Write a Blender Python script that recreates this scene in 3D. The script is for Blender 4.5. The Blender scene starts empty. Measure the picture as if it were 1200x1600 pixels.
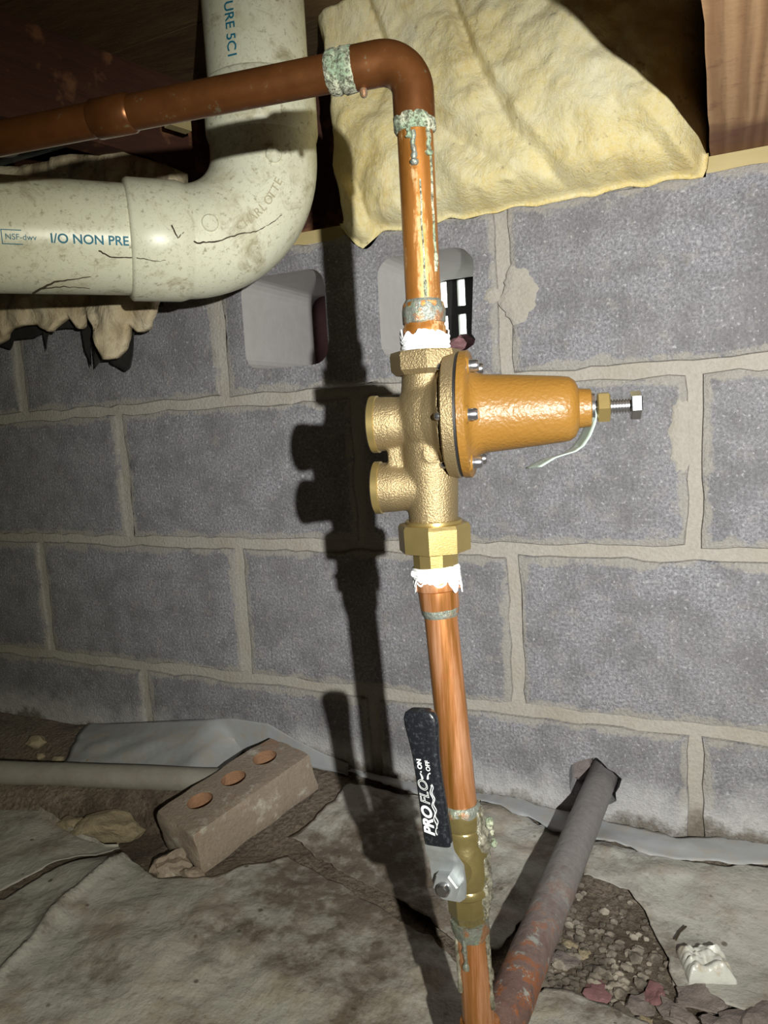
import bpy, bmesh, math, random
from mathutils import Vector, Matrix, noise as mn
random.seed(7)
S = bpy.context.scene
COL = S.collection
V = Vector

# ------------------------------------------------------------------ camera
CAM = V((.2314, -.8521, -.0399)); FPX = 1139.5
_yaw, _pit, _rol = (math.radians(a) for a in (25.174, 7.054, -3.209))
FW = V((-math.sin(_yaw)*math.cos(_pit), math.cos(_yaw)*math.cos(_pit), -math.sin(_pit)))
_r = FW.cross(V((0, 0, 1))).normalized(); _u = _r.cross(FW)
RT = math.cos(_rol)*_r + math.sin(_rol)*_u
UP = -math.sin(_rol)*_r + math.cos(_rol)*_u
cd = bpy.data.cameras.new('camera'); cam = bpy.data.objects.new('camera', cd); COL.objects.link(cam)
cd.sensor_fit = 'VERTICAL'; cd.sensor_height = 36; cd.sensor_width = 27
cd.lens = FPX/1600*36; cd.clip_start = .01
m = Matrix.Identity(4)
for i in range(3):
    m[i][0], m[i][1], m[i][2], m[i][3] = RT[i], UP[i], -FW[i], CAM[i]
cam.matrix_world = m
S.camera = cam

# ------------------------------------------------------------------ world, lamp, exposure
w = bpy.data.worlds.new('daylight'); S.world = w; w.use_nodes = True
w.node_tree.nodes['Background'].inputs[0].default_value = (.93, 1.0, .88, 1)
w.node_tree.nodes['Background'].inputs[1].default_value = 5.0
LAMP = V((.419, -.951, -.007))
def flashlight(energy, size, blend, col, aim, rad):
    l = bpy.data.lights.new('flashlight_beam', 'SPOT'); o = bpy.data.objects.new('flashlight_beam', l); COL.objects.link(o)
    l.energy = energy; l.spot_size = math.radians(size); l.spot_blend = blend; l.color = col; l.shadow_soft_size = rad
    o.location = LAMP; o.rotation_euler = (V(aim)-LAMP).to_track_quat('-Z', 'Y').to_euler()
flashlight(35, 76, .95, (.93, .95, 1.0), (.08, 0, -.08), .005)      # hot spot of the torch
flashlight(24, 106, .8, (1.0, .97, .78), (-.10, 0, -.36), .005)     # its yellowish spill
S.view_settings.view_transform = 'Standard'; S.view_settings.look = 'None'
S.view_settings.exposure = 0; S.view_settings.gamma = 1; S.view_settings.use_curve_mapping = False

# ------------------------------------------------------------------ measuring helpers (photo point at a real distance)
def _ray(x, y): return FW + (x-600)/FPX*RT - (y-800)/FPX*UP
def atD(x, y, d): return CAM + d*_ray(x, y)
def atY(x, y, Y): d = _ray(x, y); return CAM + (Y-CAM.y)/d.y*d
def atZ(x, y, z): d = _ray(x, y); return CAM + (z-CAM.z)/d.z*d
def nz(x, y=0, z=0): return mn.noise(V((x, y, z)))
def fbm(p, o=4): return mn.fractal(V(p), 1.0, 2.0, o)

# ------------------------------------------------------------------ materials
class NT:
    def __init__(s, name):
        s.m = bpy.data.materials.new(name); s.m.use_nodes = True; s.t = s.m.node_tree
        s.b = s.t.nodes['Principled BSDF']; s.tc = s.t.nodes.new('ShaderNodeTexCoord').outputs['Object']
    def n(s, ty, **kw):
        k = s.t.nodes.new('ShaderNode'+ty)
        for a, v in kw.items(): setattr(k, a, v)
        return k
    def put(s, sock, v):
        if hasattr(v, 'is_linked') or hasattr(v, 'links'): s.t.links.new(v, sock)
        else: sock.default_value = (*v, 1) if isinstance(v, tuple) and len(v) == 3 and sock.type == 'RGBA' else v
    def mapping(s, sc, rot=(0, 0, 0)):
        k = s.n('Mapping'); s.t.links.new(s.tc, k.inputs[0]); k.inputs['Scale'].default_value = sc; k.inputs['Rotation'].default_value = rot
        return k.outputs[0]
    def noise(s, scale, detail=4, rough=.55, co=None, dist=0):
        k = s.n('TexNoise'); s.t.links.new(co or s.tc, k.inputs['Vector'])
        k.inputs['Scale'].default_value = scale; k.inputs['Detail'].default_value = detail; k.inputs['Roughness'].default_value = rough
        k.inputs['Distortion'].default_value = dist
        return k.outputs[0]
    def voro(s, scale, feat='F1', co=None):
        k = s.n('TexVoronoi', feature=feat); s.t.links.new(co or s.tc, k.inputs['Vector']); k.inputs['Scale'].default_value = scale
        return k.outputs['Distance']
    def wave(s, scale, dist, co=None, detail=3, axis='X'):
        k = s.n('TexWave', bands_direction=axis); s.t.links.new(co or s.tc, k.inputs['Vector'])
        k.inputs['Scale'].default_value = scale; k.inputs['Distortion'].default_value = dist; k.inputs['Detail'].default_value = detail
        return k.outputs['Fac']
    def ramp(s, f, stops):
        k = s.n('ValToRGB'); s.t.links.new(f, k.inputs[0]); e = k.color_ramp.elements
        while len(e) < len(stops): e.new(.5)
        for q, (p, c) in zip(e, stops):
            q.position = p; q.color = (c, c, c, 1) if isinstance(c, (int, float)) else (*c, 1)
        return k.outputs[0]
    def mix(s, f, a, b, mode='MIX'):
        k = s.n('Mix', data_type='RGBA', blend_type=mode)
        s.put(k.inputs[0], f); s.put(k.inputs[6], a); s.put(k.inputs[7], b)
        return k.outputs[2]
    def math(s, op, a, b=0.0):
        k = s.n('Math', operation=op); s.put(k.inputs[0], a); s.put(k.inputs[1], b); return k.outputs[0]
    def axis(s, i):
        k = s.n('SeparateXYZ'); s.t.links.new(s.tc, k.inputs[0]); return k.outputs[i]
    def rng(s, v, a, b, c=0.0, d=1.0):
        k = s.n('MapRange'); s.put(k.inputs[0], v)
        for i, q in enumerate((a, b, c, d)): k.inputs[1+i].default_value = q
        return k.outputs[0]
    def bump(s, h, strength=.5, dist=.002):
        k = s.n('Bump'); s.t.links.new(h, k.inputs['Height']); k.inputs['Strength'].default_value = strength; k.inputs['Distance'].default_value = dist
        if s.b.inputs['Normal'].is_linked: s.t.links.new(s.b.inputs['Normal'].links[0].from_socket, k.inputs['Normal'])
        s.t.links.new(k.outputs[0], s.b.inputs['Normal'])
    def out(s, col, rough=.6, metal=0.0, spec=None, coat=None):
        s.put(s.b.inputs['Base Color'], col); s.put(s.b.inputs['Roughness'], rough); s.put(s.b.inputs['Metallic'], metal)
        if spec is not None: s.put(s.b.inputs['Specular IOR Level'], spec)
        if coat is not None: s.put(s.b.inputs['Coat Weight'], coat); s.b.inputs['Coat Roughness'].default_value = .12
        return s.m
MAT = {}
def material(fn): MAT[fn.__name__] = fn(NT(fn.__name__)); return fn

@material
def block(t):
    fine = t.noise(300, 3, .75); mid = t.noise(48, 5, .65); big = t.noise(6, 3, .5); fl = t.noise(210, 2, .5)
    c = t.ramp(fine, [(.25, (.115, .113, .123)), (.48, (.275, .272, .292)), (.75, (.54, .535, .57))])
    c = t.mix(t.rng(big, .38, .68, 0, .5), c, (.23, .22, .225)); c = t.mix(t.ramp(t.noise(20, 5, .65), [(.40, .5), (.56, 0)]), c, (.155, .15, .155))
    c = t.mix(t.ramp(fl, [(.62, 0), (.70, .55)]), c, (.62, .61, .64))
    c = t.mix(t.math('MULTIPLY', t.ramp(mid, [(.56, 0), (.72, 1)]), .4), c, (.44, .40, .34))
    c = t.mix(t.math('MULTIPLY', t.ramp(t.noise(11, 5, .7), [(.58, 0), (.72, 1)]), .45), c, (.24, .225, .21))
    at = t.n('Attribute', attribute_name='smear').outputs['Fac']
    sm = t.ramp(t.math('ADD', t.math('MULTIPLY', at, .42), t.math('MULTIPLY', t.noise(30, 5, .7), .9)), [(.74, 0), (.84, .75)])
    c = t.mix(sm, c, t.mix(fine, (.31, .285, .25), (.49, .46, .41)))
    # tide marks at the foot of the wall: pale salts, then damp brown
    z = t.math('ADD', t.axis(2), t.math('MULTIPLY', t.math('SUBTRACT', t.noise(9, 6, .7), .5), .17))
    c = t.mix(t.math('MULTIPLY', t.rng(z, -.470, -.515, 0, 1), .75), c, t.mix(mid, (.48, .47, .48), (.74, .73, .72)))
    c = t.mix(t.rng(z, -.518, -.535, 0, .85), c, t.mix(fine, (.06, .05, .04), (.27, .23, .18)))
    t.bump(fine, 1, .0026); t.bump(mid, .6, .0025)
    return t.out(c, .93, 0, .2)
@material
def core_web(t):
    c = t.mix(t.noise(60, 4), (.46, .44, .44), (.58, .56, .55)); t.bump(t.noise(300, 3), .3, .001)
    return t.out(c, .9)
@material
def mortar(t):
    fine = t.noise(260, 4, .65); big = t.noise(12, 4)
    c = t.mix(fine, (.33, .305, .265), (.52, .49, .44)); c = t.mix(t.rng(big, .45, .75, 0, .6), c, (.34, .295, .23))
    z = t.math('ADD', t.axis(2), t.math('MULTIPLY', t.math('SUBTRACT', t.noise(9, 5, .65), .5), .16))
    c = t.mix(t.rng(z, -.50, -.535, 0, .8), c, t.mix(fine, (.07, .055, .04), (.25, .21, .16)))
    t.bump(fine, .8, .0025); t.bump(big, .6, .004)
    return t.out(c, .95, 0, .2)
@material
def plain_concrete(t): return t.out(t.mix(t.noise(30, 5), (.20, .20, .21), (.34, .33, .32)), .95)
@material
def dirt(t):
    n1 = t.noise(26, 6, .65); n2 = t.noise(190, 5, .7); v = t.voro(130)
    c = t.mix(n1, (.065, .047, .036), (.28, .22, .17)); c = t.mix(t.rng(n2, .35, .7), c, (.38, .32, .26))
    c = t.mix(t.ramp(t.noise(8, 5, .65), [(.50, 0), (.62, .75)]), c, t.mix(n2, (.04, .03, .024), (.14, .105, .08)))
    t.bump(n2, 1, .006); t.bump(v, .5, .004)
    return t.out(c, .9, 0, .3)
@material
def sheet(t):          # old clear polythene, dust and mud dried on it
    n1 = t.noise(7, 5, .6); n2 = t.noise(60, 6, .7); n3 = t.noise(240, 4, .7); n4 = t.noise(16, 4, .6, None, .2)
    c = t.mix(n2, (.38, .372, .345), (.54, .53, .50))
    c = t.mix(t.rng(n1, .40, .62, 0, .7), c, t.mix(n2, (.55, .535, .515), (.40, .36, .30)))
    c = t.mix(t.ramp(n4, [(.50, 0), (.66, .7)]), c, (.33, .275, .215)); c = t.mix(t.ramp(t.noise(95, 6, .75), [(.58, 0), (.70, .6)]), c, (.20, .15, .105))
    k = t.n('VectorMath', operation='DISTANCE'); t.t.links.new(t.tc, k.inputs[0]); k.inputs[1].default_value = (-.14, -.19, -.55)
    near = t.rng(k.outputs['Value'], .02, .20, .24, -.03)
    mud = t.math('MULTIPLY', t.ramp(t.math('ADD', t.noise(9, 6, .7), near), [(.50, 0), (.64, 1)]), t.rng(n2, .25, .5))
    c = t.mix(t.math('MULTIPLY', mud, .9), c, t.mix(n3, (.045, .034, .026), (.22, .17, .125)))
    c = t.mix(t.ramp(t.voro(26), [(.05, .8), (.09, 0)]), c, (.09, .07, .045))
    t.bump(n2, .5, .004); t.bump(n4, .6, .010); t.bump(n3, .3, .001)
    return t.out(c, t.rng(n2, .3, .7, .40, .72), 0, .4)
@material
def sheet_clean(t):
    n2 = t.noise(22, 5, .65)
    c = t.mix(n2, (.30, .315, .335), (.46, .475, .49)); c = t.mix(t.ramp(t.noise(38, 6, .7), [(.46, 0), (.68, .75)]), c, (.40, .35, .29))
    t.bump(t.noise(10, 4), .5, .01)
    return t.out(c, .45, 0, .45)
@material
def copper(t):         # bright tube with baked flux varnish
    st = t.noise(1, 5, .65, t.mapping((110, 110, 6))); fine = t.noise(1, 3, .6, t.mapping((900, 900, 30)))
    c = t.ramp(st, [(.34, (.26, .11, .014)), (.5, (.50, .205, .07)), (.64, (.74, .38, .21))])
    c = t.mix(t.ramp(t.noise(35, 4), [(.60, 0), (.72, .5)]), c, (.60, .14, .05))
    t.bump(fine, .15, .0004)
    return t.out(c, t.rng(st, .3, .7, .24, .42), .62, None, .25)
@material
def copper_patina(t):  # same tube, older, with streaks of green salts
    st = t.noise(1, 5, .65, t.mapping((75, 75, 12))); sp = t.noise(150, 5, .7)
    c = t.ramp(st, [(.30, (.28, .11, .016)), (.52, (.46, .185, .042)), (.72, (.58, .29, .11))])
    streak = t.math('MULTIPLY', t.ramp(t.noise(1, 6, .7, t.mapping((120, 120, 14))), [(.55, 0), (.63, 1)]), t.rng(sp, .42, .55))
    c = t.mix(t.math('MULTIPLY', streak, .5), c, t.mix(sp, (.14, .28, .18), (.48, .46, .28)))
    t.bump(sp, .25, .0006)
    return t.out(c, t.mix(streak, (.34,)*3, (.85,)*3), t.rng(streak, 0, 1, .6, .05))
@material
def copper_dark(t):    # oxidised brown run overhead
    st = t.noise(30, 5, .6)
    c = t.mix(st, (.070, .024, .008), (.26, .098, .028)); c = t.mix(t.ramp(t.noise(120, 5, .7), [(.62, 0), (.7, .6)]), c, (.24, .26, .17))
    t.bump(t.noise(300, 3), .1, .0005)
    return t.out(c, t.rng(st, .3, .7, .28, .45), .6)
@material
def crust(t):          # white-green flux salts
    n = t.noise(420, 5, .75); g = t.noise(70, 4)
    c = t.mix(t.rng(g, .4, .6), (.30, .40, .27), (.66, .66, .50)); c = t.mix(t.ramp(n, [(.42, 1), (.56, 0)]), c, (.10, .10, .065))
    t.bump(n, 1, .002)
    return t.out(c, .85)
@material
def solder(t):
    n = t.noise(240, 4, .7)
    c = t.mix(n, (.05, .06, .05), (.34, .36, .31)); g = t.noise(75, 5, .7)
    c = t.mix(t.ramp(g, [(.50, 0), (.58, .8)]), c, t.mix(n, (.22, .085, .03), (.40, .18, .07))); c = t.mix(t.ramp(t.noise(110, 5, .7), [(.56, 0), (.64, .7)]), c, (.22, .28, .18))
    t.bump(n, .9, .0014); t.bump(g, .6, .0015)
    return t.out(c, .42, .35)
@material
def flux(t):           # clear-grey flux and sealant run down the tube
    n = t.noise(200, 4, .7); t.bump(n, .8, .0015)
    return t.out(t.mix(t.rng(n, .35, .7), (.07, .065, .045), (.36, .34, .27)), .16, .1, .6)
@material
def tape(t):
    n = t.noise(1, 4, .6, t.mapping((60, 60, 700))); t.bump(n, .8, .0012)
    return t.out(t.mix(t.rng(n, .3, .5), (.62, .64, .66), (.93, .94, .95)), .45)
@material
def brass_cast(t):
    n = t.noise(900, 3, .6); g = t.noise(25, 3)
    c = t.mix(g, (.23, .17, .088), (.35, .265, .14)); t.bump(n, .8, .0008)
    return t.out(c, .42, .7)
@material
def brass_machined(t):
    n = t.noise(1, 3, .6, t.mapping((400, 400, 2500))); t.bump(n, .25, .0003)
    return t.out(t.mix(t.noise(40, 3), (.38, .28, .10), (.56, .43, .18)), .32, .8)
@material
def brass_old(t):
    n = t.noise(60, 5, .65); t.bump(t.noise(260, 4), .3, .001)
    return t.out(t.mix(n, (.10, .08, .03), (.27, .215, .085)), .30, .45, None, .5)
@material
def bonnet_paint(t):   # ochre epoxy over a cast shell
    n = t.noise(420, 2, .5); t.bump(n, .5, .0010)
    c = t.mix(t.noise(22, 3), (.180, .086, .014), (.225, .112, .022)); c = t.mix(t.ramp(t.noise(55, 3), [(.72, 0), (.8, .5)]), c, (.42, .28, .12))
    return t.out(c, .40, 0, .38)
@material
def steel(t):
    t.bump(t.noise(500, 2), .05, .0003); return t.out(t.mix(t.noise(80, 3), (.42, .42, .43), (.62, .62, .64)), .22, .95)
@material
def zinc(t):
    n = t.noise(90, 5, .7); t.bump(n, .3, .0008)
    return t.out(t.mix(n, (.26, .28, .29), (.58, .61, .62)), .38, .6)
@material
def black_rubber(t): return t.out((.012, .012, .013), .5)
@material
def vinyl(t):
    n = t.noise(330, 4, .75); t.bump(n, .4, .0006)
    c = t.mix(t.ramp(n, [(.52, 0), (.66, .5)]), (.010, .011, .014), (.07, .08, .09))
    return t.out(c, .34, 0, .5)
@material
def white_ink(t): return t.out((.82, .84, .84), .6)
@material
def blue_ink(t): return t.out((.006, .17, .27), .6)
@material
def pvc(t):
    n = t.noise(18, 6, .7); sp = t.noise(150, 5, .72); scr = t.noise(1, 5, .6, t.mapping((40, 40, 40)), 1.6)
    c = t.mix(n, (.72, .72, .54), (.84, .84, .68))
    c = t.mix(t.math('MULTIPLY', t.ramp(n, [(.52, 0), (.68, 1)]), .45), c, (.42, .36, .17))
    c = t.mix(t.ramp(sp, [(.57, 0), (.70, .75)]), c, (.20, .155, .08)); c = t.mix(t.math('MULTIPLY', t.ramp(t.noise(24, 6, .75, None, .7), [(.53, 0), (.68, 1)]), .75), c, (.32, .265, .14))
    c = t.mix(t.ramp(t.math('ABSOLUTE', t.math('SUBTRACT', scr, .5)), [(0, .45), (.006, 0)]), c, (.13, .10, .06))
    t.bump(sp, .12, .0006)
    return t.out(c, .34, 0, .5)
@material
def pvc_grimy(t): return t.out(t.mix(t.noise(150, 4), (.36, .31, .19), (.62, .58, .42)), .5)
@material
def hair_mud(t): return t.out((.055, .04, .022), .9)
@material
def glass_wool(t):
    n1 = t.noise(8, 5, .6); n2 = t.noise(40, 7, .75, None, 1.2); n3 = t.noise(1, 6, .8, t.mapping((230, 300, 130))); n4 = t.noise(14, 6, .75, None, 1.5)
    c = t.ramp(n1, [(.3, (.76, .58, .20)), (.48, (.80, .68, .33)), (.66, (.84, .78, .52))])
    c = t.mix(t.ramp(n4, [(.54, 0), (.72, .5)]), c, (.80, .56, .20))
    c = t.mix(t.ramp(n2, [(.56, 0), (.74, .5)]), c, (.66, .48, .20))
    c = t.mix(t.ramp(n3, [(.40, .35), (.58, 0)]), c, (.92, .88, .70))
    c = t.mix(t.ramp(t.noise(85, 4), [(.66, 0), (.74, .65)]), c, (.25, .19, .10))
    t.bump(n4, .45, .010); t.bump(n2, .35, .006); t.bump(n3, .6, .003)
    return t.out(c, .95, 0, .05)
@material
def glass_wool_old(t):
    n2 = t.noise(45, 6, .7, None, .6)
    c = t.ramp(t.noise(14, 5), [(.3, (.50, .38, .22)), (.55, (.70, .60, .42)), (.75, (.80, .74, .56))])
    c = t.mix(t.ramp(n2, [(.56, 0), (.72, .7)]), c, (.20, .12, .07)); t.bump(n2, .7, .008)
    return t.out(c, .95, 0, .1)
@material
def tar_paper(t): return t.out(t.mix(t.noise(80, 4), (.006, .006, .006), (.03, .027, .022)), .8)
@material
def joist_wood(t):     # plain-sawn pine, damp and stained towards the bearing end
    co = t.mapping((1, .07, 1)); g = t.wave(26, 9, co, 4); n = t.noise(34, 5, .65)
    c = t.mix(g, (.42, .235, .115), (.62, .38, .20)); c = t.mix(t.ramp(n, [(.56, 0), (.7, .6)]), c, (.17, .055, .045))
    yy = t.math('ADD', t.axis(1), t.math('MULTIPLY', t.math('SUBTRACT', t.noise(22, 4), .5), .07))
    c = t.mix(t.rng(yy, -.085, -.055, 0, .75), c, t.mix(n, (.075, .025, .02), (.20, .08, .055)))
    t.bump(g, .5, .002); t.bump(n, .4, .002)
    return t.out(c, .72, 0, .3)
@material
def dark_wood(t):
    co = t.mapping((.10, 1, 1), (0, 0, .24)); g = t.noise(70, 6, .7, t.mapping((.15, .15, 1))); n = t.noise(16, 4, .6)
    c = t.mix(g, (.025, .009, .007), (.13, .048, .027)); c = t.mix(t.ramp(n, [(.55, 0), (.62, .8)]), c, (.25, .11, .05))
    t.bump(g, .6, .003)
    return t.out(c, .75)
@material
def subfloor_wood(t):
    g = t.noise(40, 6, .7, t.mapping((.3, 1, 1))); c = t.mix(g, (.025, .014, .006), (.21, .13, .055)); t.bump(g, .8, .005)
    return t.out(c, .85)
@material
def pale_wood(t): return t.out(t.mix(t.noise(60, 4, .6, t.mapping((.2, 1, 1))), (.40, .31, .13), (.58, .48, .25)), .8)
@material
def rust(t):
    n = t.noise(32, 6, .7); n2 = t.noise(150, 5, .7)
    c = t.mix(n2, (.10, .055, .048), (.24, .15, .135))
    y = t.math('ADD', t.axis(1), t.math('MULTIPLY', t.math('SUBTRACT', n, .5), .5))
    c = t.mix(t.rng(y, .02, .16, 0, .85), c, t.mix(n2, (.18, .17, .17), (.34, .33, .33)))
    c = t.mix(t.math('MULTIPLY', t.ramp(n, [(.52, 0), (.57, 1)]), t.rng(t.axis(1), .20, .02, 0, .9)), c, (.32, .105, .035))
    c = t.mix(t.math('MULTIPLY', t.ramp(t.noise(60, 6, .75), [(.56, 0), (.62, 1)]), t.rng(t.axis(1), .22, .0, 0, .9)), c, (.40, .45, .44))
    t.bump(n2, .6, .0018); t.bump(n, .4, .003)
    return t.out(c, .6, .15)
@material
def brick_clay(t):
    n = t.noise(30, 6, .7); n2 = t.noise(220, 5, .7)
    c = t.mix(n2, (.27, .21, .165), (.46, .38, .31)); c = t.mix(t.ramp(n, [(.55, 0), (.68, .8)]), c, (.68, .64, .57))
    c = t.mix(t.ramp(t.noise(18, 4), [(.62, 0), (.72, .6)]), c, (.46, .22, .13)); t.bump(n2, .7, .003); t.bump(n, .5, .004)
    return t.out(c, .93)
@material
def brick_fired(t):
    n = t.noise(90, 5, .7); t.bump(n, .8, .004); return t.out(t.mix(n, (.30, .155, .085), (.50, .29, .175)), .93)
@material
def maroon(t):
    n = t.noise(60, 5, .7); t.bump(n, .7, .004); return t.out(t.mix(n, (.16, .07, .08), (.34, .18, .19)), .8)
@material
def limestone(t):
    n = t.noise(60, 6, .7); t.bump(n, .9, .006); return t.out(t.mix(n, (.18, .13, .075), (.55, .47, .33)), .93)
@material
def slate(t):
    n = t.noise(45, 6, .7); t.bump(n, .9, .006); return t.out(t.mix(n, (.09, .075, .075), (.36, .30, .285)), .8)
@material
def pebble(t):
    n = t.noise(40, 3, .6); t.bump(t.noise(200, 4), .6, .003)
    return t.out(t.ramp(n, [(.3, (.05, .043, .038)), (.5, (.17, .145, .12)), (.68, (.42, .37, .32))]), .8)
@material
def plastic_lump(t):
    n = t.noise(60, 5, .7); t.bump(n, .5, .003)
    return t.out(t.mix(t.ramp(n, [(.5, 0), (.68, .7)]), (.66, .66, .63), (.45, .34, .18)), .28, 0, .5)
@material
def vent_black(t): return t.out((.012, .012, .012), .45)
@material
def tag_film(t):
    m_ = t.out((.70, .86, .78), .15, 0, .5); t.b.inputs['Transmission Weight'].default_value = .55; return m_
@material
def dusty_pipe(t):
    n = t.noise(30, 5, .6); t.bump(t.noise(150, 4), .3, .002)
    return t.out(t.mix(n, (.20, .18, .14), (.44, .42, .38)), .55)

# ------------------------------------------------------------------ mesh helpers
def frame(ax):
    ax = V(ax).normalized(); a = V((0, 0, 1)) if abs(ax.z) < .9 else V((1, 0, 0))
    x = a.cross(ax).normalized(); return x, ax.cross(x), ax
class G:
    def __init__(s): s.v = []; s.f = []
    def add(s, vs, fs):
        k = len(s.v); s.v += [V(p) for p in vs]; s.f += [tuple(i+k for i in f) for f in fs]; return s
    def box(s, c, d, R=None):
        c = V(c); vs = []
        for z in (-1, 1):
            for y in (-1, 1):
                for x in (-1, 1):
                    p = V((x*d[0]/2, y*d[1]/2, z*d[2]/2)); vs.append(c + (R @ p if R else p))
        return s.add(vs, [(0, 2, 3, 1), (4, 5, 7, 6), (0, 1, 5, 4), (2, 6, 7, 3), (0, 4, 6, 2), (1, 3, 7, 5)])
    def lathe(s, prof, o, ax, seg=40, ph=0, fn=None):
        x, y, a = frame(ax); o = V(o); vs = []; fs = []
        for i, (t, r) in enumerate(prof):
            for j in range(seg):
                q = 2*math.pi*(j+ph)/seg; rr = r + (fn(t, q) if fn else 0)
                vs.append(o + a*t + x*math.cos(q)*rr + y*math.sin(q)*rr)
        n = len(prof)
        for i in range(n-1):
            for j in range(seg):
                k = (j+1) % seg; fs.append((i*seg+j, i*seg+k, (i+1)*seg+k, (i+1)*seg+j))
        fs.append(tuple(range(seg))[::-1]); fs.append(tuple((n-1)*seg+j for j in range(seg)))
        return s.add(vs, fs)
    def tube(s, path, rad, seg=20, caps=True, fn=None, sq=1.0):
        path = [V(p) for p in path]; n = len(path)
        rad = rad if isinstance(rad, (list, tuple)) else [rad]*n
        T = [(path[min(i+1, n-1)]-path[max(i-1, 0)]).normalized() for i in range(n)]
        x = frame(T[0])[0]; vs = []; fs = []
        for i in range(n):
            x = (x - T[i]*x.dot(T[i])).normalized(); y = T[i].cross(x)
            for j in range(seg):
                q = 2*math.pi*j/seg; r = rad[i] + (fn(i, q) if fn else 0)
                vs.append(path[i] + x*math.cos(q)*r*sq + y*math.sin(q)*r)
        for i in range(n-1):
            for j in range(seg):
                k = (j+1) % seg; fs.append((i*seg+j, i*seg+k, (i+1)*seg+k, (i+1)*seg+j))
        if caps: fs.append(tuple(range(seg))[::-1]); fs.append(tuple((n-1)*seg+j for j in range(seg)))
        return s.add(vs, fs)
    def grid(s, fn, nu, nv):
        vs = [fn(i/nu, j/nv) for j in range(nv+1) for i in range(nu+1)]
        return s.add(vs, [(j*(nu+1)+i, j*(nu+1)+i+1, (j+1)*(nu+1)+i+1, (j+1)*(nu+1)+i) for j in range(nv) for i in range(nu)])
    def prism(s, poly, o, ex, ey, en, th):     # poly in (ex,ey), extruded by th along en
        o = V(o); ex, ey, en = V(ex), V(ey), V(en); n = len(poly)
        vs = [o+ex*a+ey*b for a, b in poly]+[o+ex*a+ey*b+en*th for a, b in poly]
        return s.add(vs, [tuple(range(n))[::-1], tuple(range(n, 2*n))]+[(i, (i+1) % n, (i+1) % n+n, i+n) for i in range(n)])
    def ico(s, c, r, sub=2, amp=.25, sc=1.3, stretch=(1, 1, 1), seed=0, R=None, angular=False):
        bm = bmesh.new(); bmesh.ops.create_icosphere(bm, subdivisions=sub, radius=1)
        vs = []
        for v in bm.verts:
            p = v.co.copy(); d = 1 + amp*nz(p.x*sc+seed*3.7, p.y*sc+seed*1.9, p.z*sc) + amp*.4*nz(p.x*sc*3+seed, p.y*sc*3, p.z*sc*3)
            if angular:
                for q in range(5):
                    h = V((nz(seed+q*1.7, 3), nz(seed+q*2.3, 7), nz(seed+q*.9, 11))).normalized(); e = p.dot(h)
                    if e > .62: p -= h*(e-.62)*.9
            p = p*d; p = V((p.x*stretch[0], p.y*stretch[1], p.z*stretch[2]))*r
            vs.append(V(c) + (R @ p if R else p))
        fs = [[v.index for v in f.verts] for f in bm.faces]; bm.free(); return s.add(vs, fs)
    def mesh(s, name, org=V((0, 0, 0)), smooth=40):
        me = bpy.data.meshes.new(name); me.from_pydata([p-org for p in s.v], [], s.f); me.validate()
        bm = bmesh.new(); bm.from_mesh(me); bmesh.ops.recalc_face_normals(bm, faces=bm.faces); bm.to_mesh(me); bm.free()
        if smooth:
            me.polygons.foreach_set('use_smooth', [True]*len(me.polygons)); me.set_sharp_from_angle(angle=math.radians(smooth))
        return me
ORG = {}
def link(o, parent=None):
    COL.objects.link(o)
    if parent: o.parent = parent
    return o
def obj(name, g, mat, parent=None, smooth=40, loc=None):
    org = ORG[parent.name] if parent else (V(loc) if loc else V((0, 0, 0)))
    me = g.mesh(name, org, smooth) if isinstance(g, G) else g
    o = bpy.data.objects.new(name, me); link(o, parent); me.materials.append(MAT[mat])
    if not parent: o.location = org
    ORG[o.name] = org
    return o
def tag(o, label, cat=None, group=None):
    o['label'] = label
    if cat: o['category'] = cat
    if group: o['group'] = group
    return o
def thing(name, loc, label, cat, group=None):
    o = bpy.data.objects.new(name, None); o.empty_display_size = .02; link(o); o.location = V(loc); ORG[o.name] = V(loc)
    return tag(o, label, cat, group)
def struct(o): o['kind'] = 'structure'; return o
def evaluated(o, name):
    bpy.context.view_layer.update(); dg = bpy.context.evaluated_depsgraph_get()
    me = bpy.data.meshes.new_from_object(o.evaluated_get(dg)); me.name = name; return me
def apply_mods(o):
    me = evaluated(o, o.name); old = o.data; o.modifiers.clear(); o.data = me; bpy.data.meshes.remove(old)
def cut(o, cutters):
    for c in cutters:
        md = o.modifiers.new('cut', 'BOOLEAN'); md.operation = 'DIFFERENCE'; md.object = c; md.solver = 'EXACT'
    apply_mods(o)
def text_mesh(body, size, shear=0, outline=0, bold=0, ext=0):
    cu = bpy.data.curves.new('lettering', 'FONT'); cu.body = body; cu.size = size; cu.shear = shear
    cu.extrude = ext; cu.align_x = 'LEFT'; cu.align_y = 'CENTER'; cu.offset = bold
    if outline: cu.fill_mode = 'NONE'; cu.bevel_depth = outline; cu.bevel_resolution = 0
    o = bpy.data.objects.new('tmp', cu); COL.objects.link(o); me = evaluated(o, 'lettering'); bpy.data.objects.remove(o)
    return [v.co.copy() for v in me.vertices], [tuple(p.vertices) for p in me.polygons]
def letters(parts, fn, mat, parent, name='lettering'):
    g = G()
    for vs, fs in parts: g.add([fn(p) for p in vs], fs)
    return obj(name, g, mat, parent, 0)

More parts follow.
